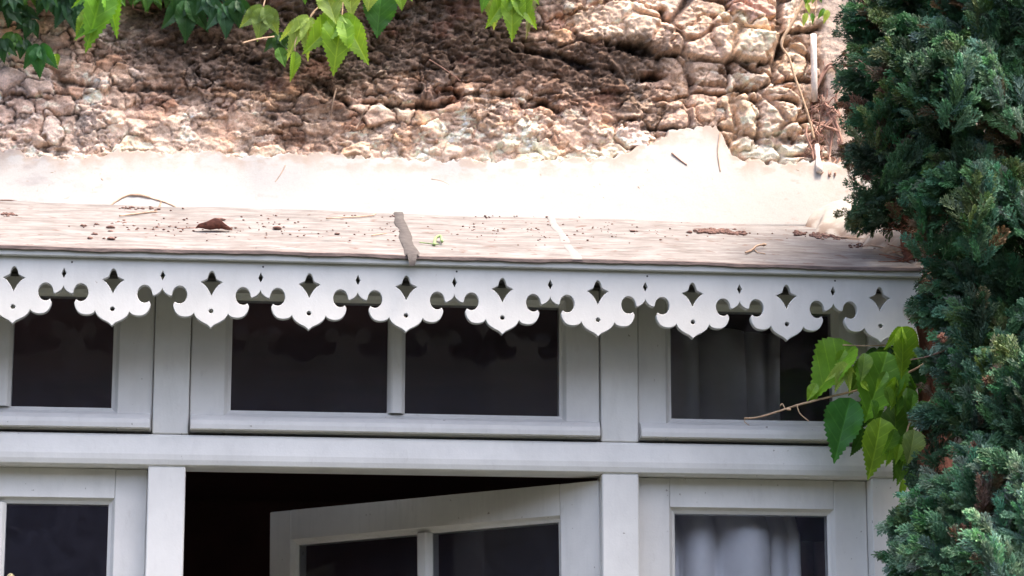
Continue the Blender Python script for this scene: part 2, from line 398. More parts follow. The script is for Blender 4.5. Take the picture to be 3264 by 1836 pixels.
# bitumen strips over the joints
def strip(px_front,px_back,w_,m,nm,lab=None,thick=.003,fold=True):
    xf=P(px_front[0],px_front[1],0)[0]; xb=Q(*px_back,YW)[0] if px_back else xf
    b=MB(); n=14
    for i in range(n+1):
        t=i/n; x=xf+(xb-xf)*t+.002*math.sin(t*17); y=YB-.018+(YW-YB+.01)*t; z=ZL+SL*(y-YB)+thick+.0016*math.sin(x*9+.6)
        ww=w_*(1-.3*t)*(1+.12*math.sin(t*23))
        b.v+=[(x-ww,y,z-thick),(x-ww*.8,y,z),(x+ww*.8,y,z),(x+ww,y,z-thick)]
    for i in range(n):
        for c in range(3): b.f.append((4*i+c,4*i+c+1,4*i+5+c,4*i+4+c))
    x,y,z=b.v[1]; n0_=len(b.v)
    if fold: b.v+=[(xf-w_*.7,y-.004,z+.001),(xf+w_*.7,y-.004,z+.001),(xf+w_*.4,y-.003,z-.020),(xf-w_*.35,y-.003,z-.022)]; b.f.append((n0_,n0_+1,n0_+2,n0_+3)); b.f.append((1,2,n0_+1,n0_))
    o=b.build(nm,m,led,True)
    if lab:o['label']=lab
strip((1035*K,650*K),None,.0135,M['joint'],'joint_strip','grey bitumen strip over the ledge joint')
def pale(front,back,w_):
    strip((front[0]*K,front[1]*K),None,w_,M['joint_pale'],'joint_strip','pale painted strip over a ledge joint',.0012,False)
pale((1450,650),None,.010)
# soffit, cheeks of the bay
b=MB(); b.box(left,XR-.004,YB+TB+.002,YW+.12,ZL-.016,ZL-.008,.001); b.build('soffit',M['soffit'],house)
XJ0,_=P(2780,1600,YF); XJ1=P(2880,1600,YF)[0]
# ---- window posts, transom, head
def X(px,py,Y=YF): return P(px,py,Y)[0]
xu=[(X(485,1370),X(600,1370)),(X(1917,1370),X(2035,1370))]
xl=[(X(472,1500),X(591,1500)),(X(1920,1513),X(2036,1513))]
PITCHX=xu[1][0]-xu[0][0]
xu=[(xu[0][0]-PITCHX,xu[0][1]-PITCHX)]+xu; xl=[(xl[0][0]-PITCHX,xl[0][1]-PITCHX)]+xl
ZG=0.9
for (a0,a1) in xu:
    b=MB(); b.box(a0,a1,YF,YF+.075,ZT1,ZL-.018,.002); b.build('mullion',M['paint'],house)
for (a0,a1) in xl:
    b=MB(); b.box(a0,a1,YF+.001,YF+.075,ZG,ZT0,.002); b.build('mullion',M['paint'],house)
b=MB(); b.prof_x(XL,XJ1,[(YF+.07,ZT0),(YF+.003,ZT0),(YF-.003,ZT0+.003),(YF-.006,ZT0+.012),(YF-.0065,ZT0+.022),(YF-.005,ZT0+.032),(YF-.001,ZT1-.006),(YF+.003,ZT1-.001),(YF+.07,ZT1+.004)]); b.build('transom',M['paint'],house)
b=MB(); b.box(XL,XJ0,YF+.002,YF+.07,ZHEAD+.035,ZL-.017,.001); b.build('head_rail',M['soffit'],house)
b=MB(); b.box(XL,XJ1,YF-.02,YF+.1,ZG-.05,ZG-.001,.003); b.build('sill',M['paint'],house)
b=MB(); b.box(XJ0,XJ1+.05,YF+.0005,YF+.09,ZG,ZT0-.0005,.002); b.box(XJ0,XJ1+.05,YF+.0015,YF+.09,ZT1+.001,ZL-.018,.002); b.build('jamb',M['paint'],house)
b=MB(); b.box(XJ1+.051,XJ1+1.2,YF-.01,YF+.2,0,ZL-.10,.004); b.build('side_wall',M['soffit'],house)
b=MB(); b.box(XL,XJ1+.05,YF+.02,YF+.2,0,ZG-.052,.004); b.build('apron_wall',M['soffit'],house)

def window(x0,x1,z0,z1,y,panes,stile,top,bot,parent=house,drip=False,label=None,name='window',munt=.034,depth=.04,rs=None):
    """timber sash: frame with chamfered rebate, muntins, one pane per light"""
    fr=MB(); gx0,gx1,gz0,gz1=x0+stile,x1-(rs or stile),z0+bot,z1-top; ch=.011; cd=.010
    fr.box(x0,gx0-ch,y,y+depth,z0,z1,.002); fr.box(gx1+ch,x1,y,y+depth,z0,z1,.002)
    fr.box(gx0-ch+.0002,gx1+ch-.0002,y+.0004,y+depth,gz1+ch,z1,.0005); fr.box(gx0-ch+.0002,gx1+ch-.0002,y+.0004,y+depth,z0,gz0-ch,.0005)
    # chamfered rebate round the glass (mitred)
    def rb(a,b_,c,d):
        n=len(fr.v); fr.v+=[a,b_,c,d]; fr.f.append((n,n+1,n+2,n+3))
    o=[(gx0-ch,gz0-ch),(gx1+ch,gz0-ch),(gx1+ch,gz1+ch),(gx0-ch,gz1+ch)]; i_=[(gx0,gz0),(gx1,gz0),(gx1,gz1),(gx0,gz1)]
    for q in range(4):
        p=(q+1)%4
        s1=[((o[t][0]*.55+i_[t][0]*.45),(o[t][1]*.55+i_[t][1]*.45)) for t in range(4)]
        rb((o[q][0],y+.0015,o[q][1]),(o[p][0],y+.0015,o[p][1]),(s1[p][0],y+cd,s1[p][1]),(s1[q][0],y+cd,s1[q][1]))
        rb((s1[q][0],y+cd,s1[q][1]),(s1[p][0],y+cd,s1[p][1]),(i_[p][0],y+cd+.004,i_[p][1]),(i_[q][0],y+cd+.004,i_[q][1]))
        rb((i_[q][0],y+cd+.004,i_[q][1]),(i_[p][0],y+cd+.004,i_[p][1]),(i_[p][0],y+depth-.001,i_[p][1]),(i_[q][0],y+depth-.001,i_[q][1]))
    if drip:
        fr.prof_x(x0+.0025,x1-.0025,[(y+.002,z0+.034),(y-.010,z0+.030),(y-.022,z0+.020),(y-.024,z0+.012),(y-.024,z0+.0035),(y-.018,z0+.0015),(y+.002,z0+.004)])
    W_=fr.build(name,M['sash'],parent)
    if label: W_['label']=label
    n=panes; gw=(gx1-gx0-munt*(n-1))/n
    for q in range(n):
        a=gx0+q*(gw+munt)
        p=MB(); p.box(a-.002,a+gw+.002,y+cd+.005,y+cd+.008,gz0-.002,gz1+.002,.0002); p.build('pane',M['glass'],W_)
        if q<n-1:
            mm=MB(); xa=a+gw; xm=xa+munt/2; h=munt/2
            prof=[(xa,y+cd+.0045),(xa+.006,y+.004),(xa+.010,y+.0015),(xa+munt-.010,y+.0015),(xa+munt-.006,y+.004),(xa+munt,y+cd+.0045),(xa+munt,y+depth-.004),(xa,y+depth-.004)]
            k_=len(prof)
            for z in(gz0-.001,gz1+.001):
                for (xx,yy) in prof: mm.v.append((xx,yy,z))
            for t in range(k_): mm.f.append((t,(t+1)%k_,k_+(t+1)%k_,k_+t))
            mm.build('muntin',M['sash'],W_)
    return W_
YS=YF+.010
dz=lambda px,py,Y: P(px,py,Y)[1]
zub=ZT1+.006; rail=dz(1440,1320,YS+.01)-zub
stU=X(735,1200,YS)-xu[1][1]
mU=X(1289,1300,YS)-X(1233,1300,YS)
for i in range(2):
    window(xu[i][1]+.0015,xu[i+1][0]-.0015,zub,ZHEAD+.034,YS,3 if i==0 else 2,stU,.034,rail,drip=True,munt=mU)
window(xu[2][1]+.0015,XJ0-.001,zub,ZHEAD+.034,YS,1,X(2141,1300,YS)-xu[2][1],.034,rail,drip=True)
# lower row
YS2=YF+.040
ztl=ZT0-.001; topr=ztl-dz(200,1606,YS2+.01)
window(xl[0][1]+.0015,xl[1][0]-.0015,ZG,ztl,YS2,3,xl[1][0]-X(345,1700,YS2),topr,.08,munt=mU)
window(xl[2][1]+.0015,XJ0-.001,ZG,ztl,YS2,1,X(2152,1700,YS2)-xl[2][1],ztl-dz(2400,1640,YS2+.01),.08)
# open casement: built shut against its hinge, then swung into the room
wO=xl[2][0]-xl[1][1]-.006
cas=window(-wO,0,ZG-ZT0,-.009,0,2,.066,.072,.08,munt=.036,rs=.098,label='casement standing open into the dark room')
hx,hy=xl[2][0]-.004,YS2-.008
cas.matrix_parent_inverse=Matrix.Identity(4)
cas.matrix_basis=Matrix.Translation(Vector((hx,hy,ZT0))-house.location)@Matrix.Rotation(R(-38),4,'Z')@Matrix.Rotation(R(-.9),4,'Y')
for ch in cas.children: ch.location=(0,0,0)
for ch in [c for c in bpy.data.objects if c.parent==cas]: ch.location=(0,0,0)
# brass stay knob of the left lower window
b=MB(); kx,kz=P(34,1836,YS2-.01); b.blob((kx,YS2-.012,kz-.002),(.007,.009,.007),3,.02,12,8); b.build('knob',M['brass'],[o for o in bpy.data.objects if o.parent==house and o.name.startswith('window')][3],True)
# room behind
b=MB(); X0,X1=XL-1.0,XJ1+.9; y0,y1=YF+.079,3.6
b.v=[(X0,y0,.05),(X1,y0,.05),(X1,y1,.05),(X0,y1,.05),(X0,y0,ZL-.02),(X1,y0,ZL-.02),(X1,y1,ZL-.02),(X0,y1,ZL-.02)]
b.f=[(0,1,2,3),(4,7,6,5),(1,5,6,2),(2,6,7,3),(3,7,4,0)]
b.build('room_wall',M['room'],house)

# ---- curtains inside
def curtain(name,xs,y,z0,z1,m,label,lean=0):
    """folds given by their edges: bulging towards the window between neighbouring edges"""
    b=MB(); cols=[]
    for q,(a,c) in enumerate(zip(xs[:-1],xs[1:])):
        for i in range(14):
            t=i/14; cols.append((a+(c-a)*t,(math.sin(math.pi*t)**.55)*min(.07,(c-a)*.75),q))
    N=len(cols)-1; Z=16
    for j in range(Z+1):
        z=z0+(z1-z0)*j/Z
        for (x,d,q) in cols:
            b.v.append((x+.006*math.sin(j*.33+q*2.1)+.003*math.sin(j*.9+q),y+(lean*(float(sst(ZT0-.12,ZT1+.02,np.array(z)))-.4))-d*(.85+.25*math.sin(j*.4+q*1.7)),z))
    for j in range(Z):
        for i in range(N): q=j*(N+1)+i; b.f.append((q,q+1,q+N+2,q+N+1))
    o=b.build(name,m,None,True); tag(o,label,'curtain'); s=o.modifiers.new('s','SOLIDIFY'); s.thickness=.002; return o
YC=.395
curtain('curtain',[X(p,1800,YC) for p in (2085,2150,2258,2425,2490,2530)],YC,.3,ZL-.04,M['curtain'],'white pleated curtain hanging inside at the left of the right hand windows',.18)
curtain('curtain',[X(p,1800,.8) for p in (2440,2530,2600,2690,2760,2840)],.85,.3,dz(2500,1730,.85),M['pink'],'dull pink low curtain deeper in the room behind the right hand window')

# ------------------------------------------------------------------ stone wall
u0,u1=-.95,1.95; v0=ZBACK-.06; v1=v0+.80; step=.0022
nu=int((u1-u0)/step); nv=int((v1-v0)/step)
uu,vv=np.meshgrid(np.linspace(u0,u1,nu+1),np.linspace(v0,v1,nv+1))
def D2(dx,dy): return Q(dx,dy,YW)
wx=uu+.03*(fbm(uu*9,vv*9,3)-.5); wv=vv+.03*(fbm(uu*9,vv*9,8)-.5)
# coordinates in survey drawing units (2576 wide) on the wall plane, for the masks
c00=D2(0,0); cx_=D2(1000,0); cy_=D2(0,500); c11=D2(2000,0)
A=np.array([[cx_[0]-c00[0],cy_[0]-c00[0]],[cx_[1]-c00[1],cy_[1]-c00[1]]])/np.array([1000,500]); Ai=np.linalg.inv(A)
DX=Ai[0,0]*(uu-c00[0])+Ai[0,1]*(vv-c00[1]); DY=Ai[1,0]*(uu-c00[0])+Ai[1,1]*(vv-c00[1])
persp=(c11[0]-c00[0])/(2*(cx_[0]-c00[0])); DX=DX/(1+(persp-1)*DX/2000)
# large stones
f1,f2,cid=worley(wx/.105,wv/.075,21); ed=f2-f1
big=sst(.03,.30,ed)
# chips
qx=.02*(fbm(uu*30,vv*30,300)-.5)*2; qy=.014*(fbm(uu*30,vv*30,310)-.5)*2
g1,g2,gid=worley((wx+qx+wv*.35)/.026,(wv+qy-wx*.12)/.012,33); ge=g2-g1
h1,h2,hid=worley((wx+qx*.7-wv*.2)/.012,(wv+qy*.8)/.0065,55)
lo=fbm(uu*5,vv*7,70); md=fbm(uu*22,vv*40,71); fi=fbm(uu*90,vv*130,72)
right=sst(1500,1760,DX+120*(lo-.5)*2)
soil_shade=sst(180,420,DX)*(1-sst(1560,1760,DX+(lo-.5)*200-60*np.sin(DY/50)))*(1-sst(210,330,DY+(lo-.5)*200+(700-DX).clip(0,600)*.06))  # dark earth stain that also paints in the ivy's shadow on the stones
soil_shade=np.clip(soil_shade*(1-sst(1290,1370,DX+(lo-.5)*120)*(1-sst(85,125,DY+(md-.5)*60))),0,1)
rg=1-np.abs(2*fbm((uu+vv*.3)*34,vv*58,400,5,.6)-1)
amp=sst(.3,.65,fbm(uu*9,vv*13,430))
jx=.010*(fbm(uu*70,vv*70,301,3)-.5)*2; jy=.008*(fbm(uu*70,vv*70,302,3)-.5)*2
FA,ea,ca=facet((wx+qx+wv*.5)/.060,(wv+qy-wx*.2)/.036,601,1.0)
FB,eb,cb=facet((wx+jx+qx*.5-wv*.3)/.022,(wv+jy+wx*.1)/.013,602,1.2)
FC_,ec,cc3=facet((wx+jx)/.0105,(wv+jy)/.0070,603,1.2)
H=(lo-.5)*.030*(1-.3*right)+(md-.5)*.014*(1-.6*right)+(fi-.5)*.005+(rg-.8)*.004
smear=sst(.50,.62,fbm(uu*14,vv*20,660,4)); stm=(np.mod(ca*7.31,1)>.66)*sst(.05,.16,ea)*(1-smear); Hc=(.0055*stm+.0060*FA*(.4+.9*amp)+.0046*FB*(1-.75*smear)*(1-.75*stm)+.0024*FC_*(1-.6*smear)*(1-.5*stm))
H+=Hc*(1-right*.25)
H+=right*(.016*facet(wx/.105,wv/.075,21,.35)[0])
H+=right*(.016*np.minimum(big,.35)/.35*(.5+.7*cid)-.010)
H+=0
# hand placed stones: (cx,cy,rx,ry,raise,albedo)
stones=[(1862,95,70,75,.030,(.58,.48,.37)),(1925,300,75,70,.026,(.60,.47,.38)),(1990,160,40,50,.014,(.50,.40,.30)),(1835,315,42,75,.016,(.54,.42,.31)),
 (1865,215,60,24,.020,(.62,.52,.44)),(1765,130,70,80,.010,(.42,.33,.27)),(1568,343,40,38,.022,(.60,.50,.48)),(120,320,26,30,.016,(.42,.38,.36)),(480,200,24,30,.012,(.50,.44,.42)),
 (1080,245,45,24,.014,(.16,.13,.12)),(1000,232,60,26,.010,(.15,.12,.11)),(1090,180,40,34,.012,(.17,.14,.13)),(60,205,80,40,.018,(.34,.30,.31)),(1950,395,120,45,.012,(.52,.40,.36)),
 (1540,60,120,50,.012,(.44,.36,.29)),(1880,20,60,30,.012,(.27,.16,.15)),(1690,330,50,60,.012,(.5,.38,.32))]
SA=np.zeros(uu.shape); SC=np.zeros(uu.shape+(3,))
wob=30*(fbm(uu*30,vv*30,91)-.5)*2
for (sx,sy,rx_,ry_,rs,cc) in stones:
    rs*=.62
    d=(np.abs((DX+wob-sx)/rx_)**2.6+np.abs((DY+wob-sy)/ry_)**2.6)**(1/2.6)
    k_=1-sst(.90,1.0,d); H=H*(1-k_)+k_*(rs*.8+.8*H); H-=.010*np.exp(-((d-1.06)/.07)**2)
    SA=np.maximum(SA,k_); SC=SC*(1-k_[...,None])+k_[...,None]*np.array(cc)
# hollows / crevices: polyline list (pts,width,depth)
def crev(pts,wd,dp):
    global H,CR
    dm=np.full(uu.shape,1e9)
    for (a0,b0),(a1,b1) in zip(pts[:-1],pts[1:]):
        ex,ey=a1-a0,b1-b0; t=np.clip(((DX-a0)*ex+(DY-b0)*ey)/(ex*ex+ey*ey),0,1); dm=np.minimum(dm,np.hypot(DX-a0-t*ex,(DY-b0-t*ey)*1.2))
    k_=np.exp(-((dm+wob*.55).clip(0)/wd)**2)*(.25+.75*sst(.38,.55,fbm(uu*24,vv*24,661))); H=H-dp*.8*k_; CR=np.maximum(CR,k_)
CR=np.zeros(uu.shape)
crev([(780,215),(850,262),(960,268),(1010,278),(1080,272),(1130,262)],9,.035)
crev([(1030,235),(1100,240),(1180,248),(1260,246),(1330,262)],6,.030)
crev([(1525,125),(1600,130),(1640,150),(1630,185)],22,.055); crev([(1510,185),(1560,205),(1640,195)],14,.04)
crev([(1300,270),(1345,265),(1385,285)],10,.03); crev([(1820,265),(1900,268),(1960,265),(2010,285)],7,.03)
crev([(1830,150),(1870,180),(1915,200),(1950,150),(1960,100)],6,.025); crev([(1900,230),(2030,120)],4,.015)
crev([(1660,30),(1665,90),(1640,160)],7,.028); crev([(1600,330),(1700,345),(1770,355)],8,.028); crev([(1940,365),(2050,380)],10,.03)
crev([(90,190),(260,230),(420,230)],8,.02); crev([(1885,240),(1890,300),(1880,370)],5,.02); crev([(1280,125),(1400,150),(1480,180)],9,.02)
crev([(30,350),(150,390),(270,385)],5,.014); crev([(640,160),(560,130),(480,170)],6,.02)
H=np.where(soil_shade>0,H+soil_shade*.004*(fi-.5)*4,H)
# albedo
pal=np.array([(.50,.36,.27),(.40,.25,.18),(.62,.50,.41),(.46,.31,.20),(.34,.25,.21),(.55,.42,.35),(.30,.19,.14),(.68,.58,.50)])
warm=fbm(uu*6,vv*9,101)[...,None]; sel=np.mod(cb*41.3,1); base=pal[(sel*7.99).astype(int)]
sel2=np.mod(ca*23.1,1); base=base*.55+.45*pal[(sel2*7.99).astype(int)]
left_=1-sst(150,620,DX)
base=base*(1-left_[...,None]*.45)+left_[...,None]*.45*base.mean(-1,keepdims=True)*np.array([1.0,.97,1.0])
C=base*(.72+.56*np.mod(cc3*17.7,1))[...,None]*(.8+.4*lo)[...,None]
C*=(.45+.55*sst(.0,.16,eb))[...,None]*(.6+.4*sst(0,.10,ea))[...,None]
C=C*(1-.62*smear[...,None])+.62*smear[...,None]*np.array([.55,.41,.33])*(.7+.6*fbm(uu*50,vv*80,670,4))[...,None]
scol=pal[(np.mod(ca*91.7,1)*7.99).astype(int)]*1.12*(.75+.5*fi)[...,None]; C=C*(1-.75*stm[...,None])+.75*stm[...,None]*scol; C*=(1-.45*np.exp(-(ea/.05)**2)*(np.mod(ca*7.31,1)>.66))[...,None]
pk=sst(.52,.66,fbm(uu*7,vv*11,680,4))[...,None]; C=C*(1-.35*pk*(1-np.array([.75,.55,.45])))
cr_=sst(.60,.72,fbm(uu*11,vv*17,690,4))[...,None]; C=C*(1+.45*cr_)
C*=(.50+.50*sst(.30,.46,fbm(uu*26,vv*40,640,4)))[...,None]
rC=np.array([.52,.40,.32])*(.7+.55*cid)[...,None]*(.55+.45*sst(.0,.2,eb)+.35*(np.mod(cc3*17.7,1)-.5))[...,None]
och=sst(.55,.75,fbm(uu*13,vv*13,120))[...,None]; rC=rC*(1-.5*och)+.5*och*np.array([.52,.39,.26]); rC*=(.35+.65*sst(0,.22,ed))[...,None]
C=C*(1-right[...,None]*.8)+rC*right[...,None]*.8
C=C*(1-SA[...,None]*.55)+SC*SA[...,None]*.55*(.55+.9*fi[...,None])
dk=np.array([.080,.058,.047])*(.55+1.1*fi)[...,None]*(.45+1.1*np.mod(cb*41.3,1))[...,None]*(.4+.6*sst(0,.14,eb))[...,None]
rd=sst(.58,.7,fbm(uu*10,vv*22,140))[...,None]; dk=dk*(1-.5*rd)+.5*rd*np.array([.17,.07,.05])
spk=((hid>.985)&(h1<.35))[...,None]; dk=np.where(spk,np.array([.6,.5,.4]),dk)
C=C*(1-soil_shade[...,None]*.86)+dk*soil_shade[...,None]*.86
spw=((gid>.93)&(ge>.25))[...,None]*(1-soil_shade[...,None]); C=C*(1-spw*.5)+spw*.5*np.array([.75,.66,.58])
C*=(1-.75*CR)[...,None]
low=sst(290,415,DY+(lo-.5)*120)*(.3+.7*sst(.42,.6,fbm(uu*30,vv*45,710,4))); C=C*(1-.6*low[...,None])+.6*low[...,None]*np.array([.74,.64,.56])
# rendered corner strip with dead roots on the right
cs=sst(2045,2068,DX+wob*.4); H=H*(1-cs)+cs*(.010+(lo-.5)*.008+(fi-.5)*.003); 
cc_=np.array([.50,.42,.37])*(.8+.4*md[...,None]); C=C*(1-cs[...,None])+cc_*cs[...,None]
C=C*(1+.42*(1-soil_shade[...,None])*(1-cs[...,None]))*np.array([1.06,.99,.93]); C=C.clip(.02,.8)
def grid_mesh(Y):
    V=np.stack([uu,Y,vv],-1).reshape(-1,3); i=np.arange(nv)[:,None]*(nu+1)+np.arange(nu)[None]
    Fq=np.stack([i,i+1,i+nu+2,i+nu+1],-1).reshape(-1,4); return np_mesh(V,Fq)
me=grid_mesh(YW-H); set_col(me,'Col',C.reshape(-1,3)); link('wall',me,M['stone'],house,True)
# ---- white lime plaster band, thick at the ledge, feathering out over the stones
vb=ZBACK; 
edgeY=np.interp(DX.ravel(),[-400,0,130,250,270,420,620,800,1000,1100,1330,1450,1540,1600,1640,1700,1785,1812,1960,2060,2120,3000],
     [385,385,402,402,385,392,398,398,412,420,425,415,400,385,352,330,335,425,432,428,420,415]).reshape(DX.shape)
# (large limits keep the band continuous; the stones interrupt it through relief)
edgeY=edgeY+10*(fbm(uu*75,vv*45,202,3)-.5)*2+14*(fbm(uu*40,vv*10,200)-.5)*2+7*(fbm(uu*160,vv*60,201)-.5)*2
tt=(DY-edgeY)/ 130.0
Hp=-.02+.037*sst(-.05,.06,tt)+.020*sst(-.08,.02,tt)+.045*np.clip((DY-412)/125.,-.65,1.6)+.003*(fbm(uu*8,vv*8,210)-.5)+.0008*(fbm(uu*40,vv*40,211)-.5)
H2=np.where(tt>-.12,Hp,-.03)
H2=np.maximum(H2,-.03)
keep=(DY>300); 
PC=np.array([.365,.355,.345])*(1-.10*fbm(uu*7,vv*7,220))[...,None]
pw=sst(1200,2000,DX)[...,None]; PC=PC*(1-pw*.06)+pw*.06*np.array([.6,.46,.3])
st=(sst(.74,.80,fbm(uu*50,vv*90,230))*.45*(.25+.75*np.maximum(1-sst(100,350,DX),sst(1850,2050,DX))))[...,None]; PC=PC*(1-st)+st*np.array([.24,.15,.12]); fe=(sst(.30,-.04,tt) if False else (1-sst(-.02,.55,tt))*sst(.35,.6,fbm(uu*35,vv*60,240)))[...,None]*.7; PC=PC*(1-fe)+fe*np.array([.28,.21,.165])
dl=(sst(.55,.8,fbm(uu*30,vv*60,231))*(1-sst(100,330,DX)))[...,None]*.35; PC=PC*(1-dl)+dl*np.array([.20,.175,.18])  # grey patches put the left end's shade into the plaster colour
rt=(sst(1950,2150,DX)*sst(.45,.7,fbm(uu*40,vv*40,233)))[...,None]*.45; PC=PC*(1-rt)+rt*np.array([.34,.25,.19])
me=grid_mesh(YW-H2)
# drop the faces of the plaster sheet above its edge
import bmesh
bm=bmesh.new(); bm.from_mesh(me); mask=(tt>-.16).ravel(); bm.verts.ensure_lookup_table()
bmesh.ops.delete(bm,geom=[v for v in bm.verts if not mask[v.index]],context='VERTS'); me2=bpy.data.meshes.new('pl'); bm.to_mesh(me2); bm.free()
set_col(me2,'Col',PC.reshape(-1,3)[mask]); link('plaster_band',me2,M['plaster'],house,True)
# plaster sweeping down over the right end of the ledge
PA=np.array([BXr-.03,YW-.066,0]); PB=np.array([CXr+.01,YB-.012,0]); ns,nt_=90,40; V=[];CC=[]
for j in range(nt_+1):
    t=j/nt_
    for i in range(ns+1):
        q=i/ns; a_=PA+(PB-PA)*q; w0=.012*math.sin(q*17)+.008*math.sin(q*41); a_=a_+np.array([w0,w0*.5,0]); a_[2]=ZL+SL*(a_[1]-YB)-.003
        b_=np.array([BXr-.03+(CXr+.40-BXr)*q,YW-.03,ZBACK+.05+.02*q]); p=a_*(1-t)+b_*t; p[2]+=.020*math.sin(math.pi*min(1,t*1.3))*min(1,q*2.5)*.6
        V.append(p)
V=np.array(V); nz=fbm(V[:,0]*25,V[:,1]*25,500,4)-.5; V[:,2]+=nz*.010; i=np.arange(nt_)[:,None]*(ns+1)+np.arange(ns)[None]
me=np_mesh(V,np.stack([i,i+1,i+ns+2,i+ns+1],-1).reshape(-1,4)); tq=(np.arange(len(V))//(ns+1))/nt_
dq=(np.clip(1-tq*3.2,0,1)*sst(.35,.6,fbm(V[:,0]*60,V[:,1]*60,510,3)))[:,None]; set_col(me,'Col',np.array([.34,.31,.28])*(1-dq)+dq*np.array([.18,.12,.09]))
link('plaster_fillet',me,M['plaster'],house,True)
# wall core behind the relief, continuing up and sideways
b=MB(); b.box(-6,6,YW+.06,YW+.45,ZL-.0,7.5,.01)
b.box(-6,u0-.001,YW+.0,YW+.059,ZL,7.5,.01); b.box(u1+.001,6,YW+.0,YW+.059,ZL,7.5,.01); b.box(u0,u1,YW,YW+.059,v1+.001,7.5,.01)
b.build('masonry',M['house'],house)

# ------------------------------------------------------------------ vine leaves
def lobe(hw,n=30):
    out=[]
    for i in range(n+1):
        t=i/n; w_=hw*1.08*(max(0,math.sin(math.pi*min(1,t**.70)))**.9)*(1-.50*t*t)*(1 if t<.97 else .5)
        sr=(.022 if i%2 else -.010)*(1 if .12<t<.93 else 0)
        out.append((max(0,w_+sr) if 0<i<n else 0,-(t+(.010 if i%2 else 0))*1.05))
    return out
LOBES={3:[(0,1.0,.26,0),(36,.92,.23,.004),(-36,.90,.23,-.004),(72,.42,.22,.002),(-72,.42,.22,-.002)],2:[(0,1.0,.32,0),(32,.80,.24,.004),(-40,.58,.22,-.003)],1:[(0,1.0,.34,0)]}
class Leaves:
    def __init__(s): s.v=[];s.f=[];s.c=[];s.uv=[]
    def add(s,base,tip,nrm,kind,colr,width=1.0,fold=.25,droop=.25,g=random):
        base=Vector(base); tip=Vector(tip); L=(tip-base).length/1.1; ydir=-(tip-base).normalized(); n=Vector(nrm); n=(n-ydir*n.dot(ydir)).normalized(); xdir=ydir.cross(n).normalized()
        asym=g.uniform(.9,1.1); ph=g.uniform(0,6); B0=base; X0_,Y0_=xdir,ydir
        for (ang,ls,hw,zo) in LOBES[kind]:
            a=R(ang); w1=width if kind==3 else width*.84
            dv=-Y0_*math.cos(a)+X0_*math.sin(a)*min(1.15,width); xdir=(X0_*math.cos(a)+Y0_*math.sin(a)).normalized(); ydir=-dv.normalized()
            half=lobe(hw*w1,22 if ls<.6 else 30); LL=L*ls
            for sd in(1,-1):
                n0=len(s.v); m=len(half); rings=(0,.4,.75,1.0)
                for r in rings:
                    for (x,y) in half:
                        X_=x*r*(asym if sd>0 else 1/asym); Y_=y
                        z=X_*fold*1.3-droop*Y_*Y_*1.15+.035*math.sin(6*Y_+ph)*r*x*4+.05*r*r*x*math.sin(19*Y_+ph+sd)+zo*3
                        if r==0: z-=.012*math.sin(math.pi*min(1,-Y_))
                        p=B0+xdir*(X_*LL*sd)+ydir*(Y_*LL)+n*(z*LL)
                        s.v.append(tuple(p)); s.uv.append((x*r*sd,-Y_))
                        k_=1+.12*math.sin(5*Y_+ph)+.16*(r-.5)*(-Y_); s.c.append(tuple(max(0,c*k_) for c in colr))
                for q_ in range(len(rings)-1):
                    for i in range(m-1):
                        q=(n0+q_*m+i,n0+q_*m+i+1,n0+(q_+1)*m+i+1,n0+(q_+1)*m+i)
                        s.f.append(q if sd>0 else tuple(reversed(q)))
    def build(s,name,m,parent,scale=1):
        me=mesh(s.v,s.f); set_col(me,'Col',s.c); uvl=me.uv_layers.new(name='UVMap'); li=np.zeros(len(me.loops),np.int32); me.loops.foreach_get('vertex_index',li)
        uvl.data.foreach_set('uv',np.array(s.uv,np.float32)[li].ravel()); return link(name,me,m,parent,True)
LIME=(.20,.36,.035); LIGHT=(.30,.42,.09); MID=(.09,.22,.035); DARK=(.022,.075,.020); TEAL=(.03,.090,.042); PALE=(.26,.36,.14)
def P3(dx,dy,Y): x,z=Q(dx,dy,Y); return Vector((x,Y,z))
def put(Lv,b_,t_,Y,kind,c,width=1,tilt=(0,0),fold=.25,droop=.2,dy=0):
    pb=P3(b_[0],b_[1],Y); pt=P3(t_[0],t_[1],Y-dy)
    Lv.add(pb,pt,(tilt[0],-1,tilt[1]),kind,c,width,fold,droop)
YV=YW-.10
# bright creeper spray hanging in the top middle
cr=empty('creeper',P3(860,-60,YW-.03),'lime green three lobed creeper spray hanging over the dark stones at top centre','climbing plant','creeper sprays on the house wall')
Lv=Leaves()
for a in [((860,38),(840,192),YV-.02,3,LIME,1.05,(.1,.35),.2,.15),((778,45),(704,132),YV,3,LIGHT,.85,(-.3,.4),.35,.35),((662,18),(650,104),YV+.02,3,(.17,.26,.06),1.3,(.2,.3),.2,.2),
          ((875,-40),(893,45),YV-.03,1,LIGHT,1.2,(.3,.4),.2,.2),((815,-30),(850,62),YV-.04,1,LIGHT,1.3,(-.1,.6),.3,.1),((935,-40),(925,30),YV,1,LIGHT,1.3,(0,.4),.2,.1),((1005,-35),(1012,28),YV,2,LIME,1.2,(0,.3),.2,.1),
          ((960,-20),(948,98),YV+.03,1,(.05,.16,.03),1.3,(0,.3),.2,.1),((742,128),(738,207),YV+.01,1,LIME,.7,(.5,.2),.5,.2),((700,120),(720,170),YV+.04,1,MID,1.2,(.2,.3),.2,.1),
          ((830,-60),(800,20),YV-.05,3,LIME,1.0,(.2,.5),.2,.2),((760,-60),(770,10),YV,2,MID,1.2,(0,.5),.2,.2),((735,-50),(700,-5),YV,2,MID,1.2,(0,.5),.2,.2),((905,-60),(870,5),YV-.04,3,LIME,1.0,(0,.5),.2,.2),((1050,-70),(1035,-2),YV,3,MID,1.0,(0,.5),.2,.2)]:
    put(Lv,a[0],a[1],a[2],a[3],a[4],a[5],a[6],a[7],a[8])
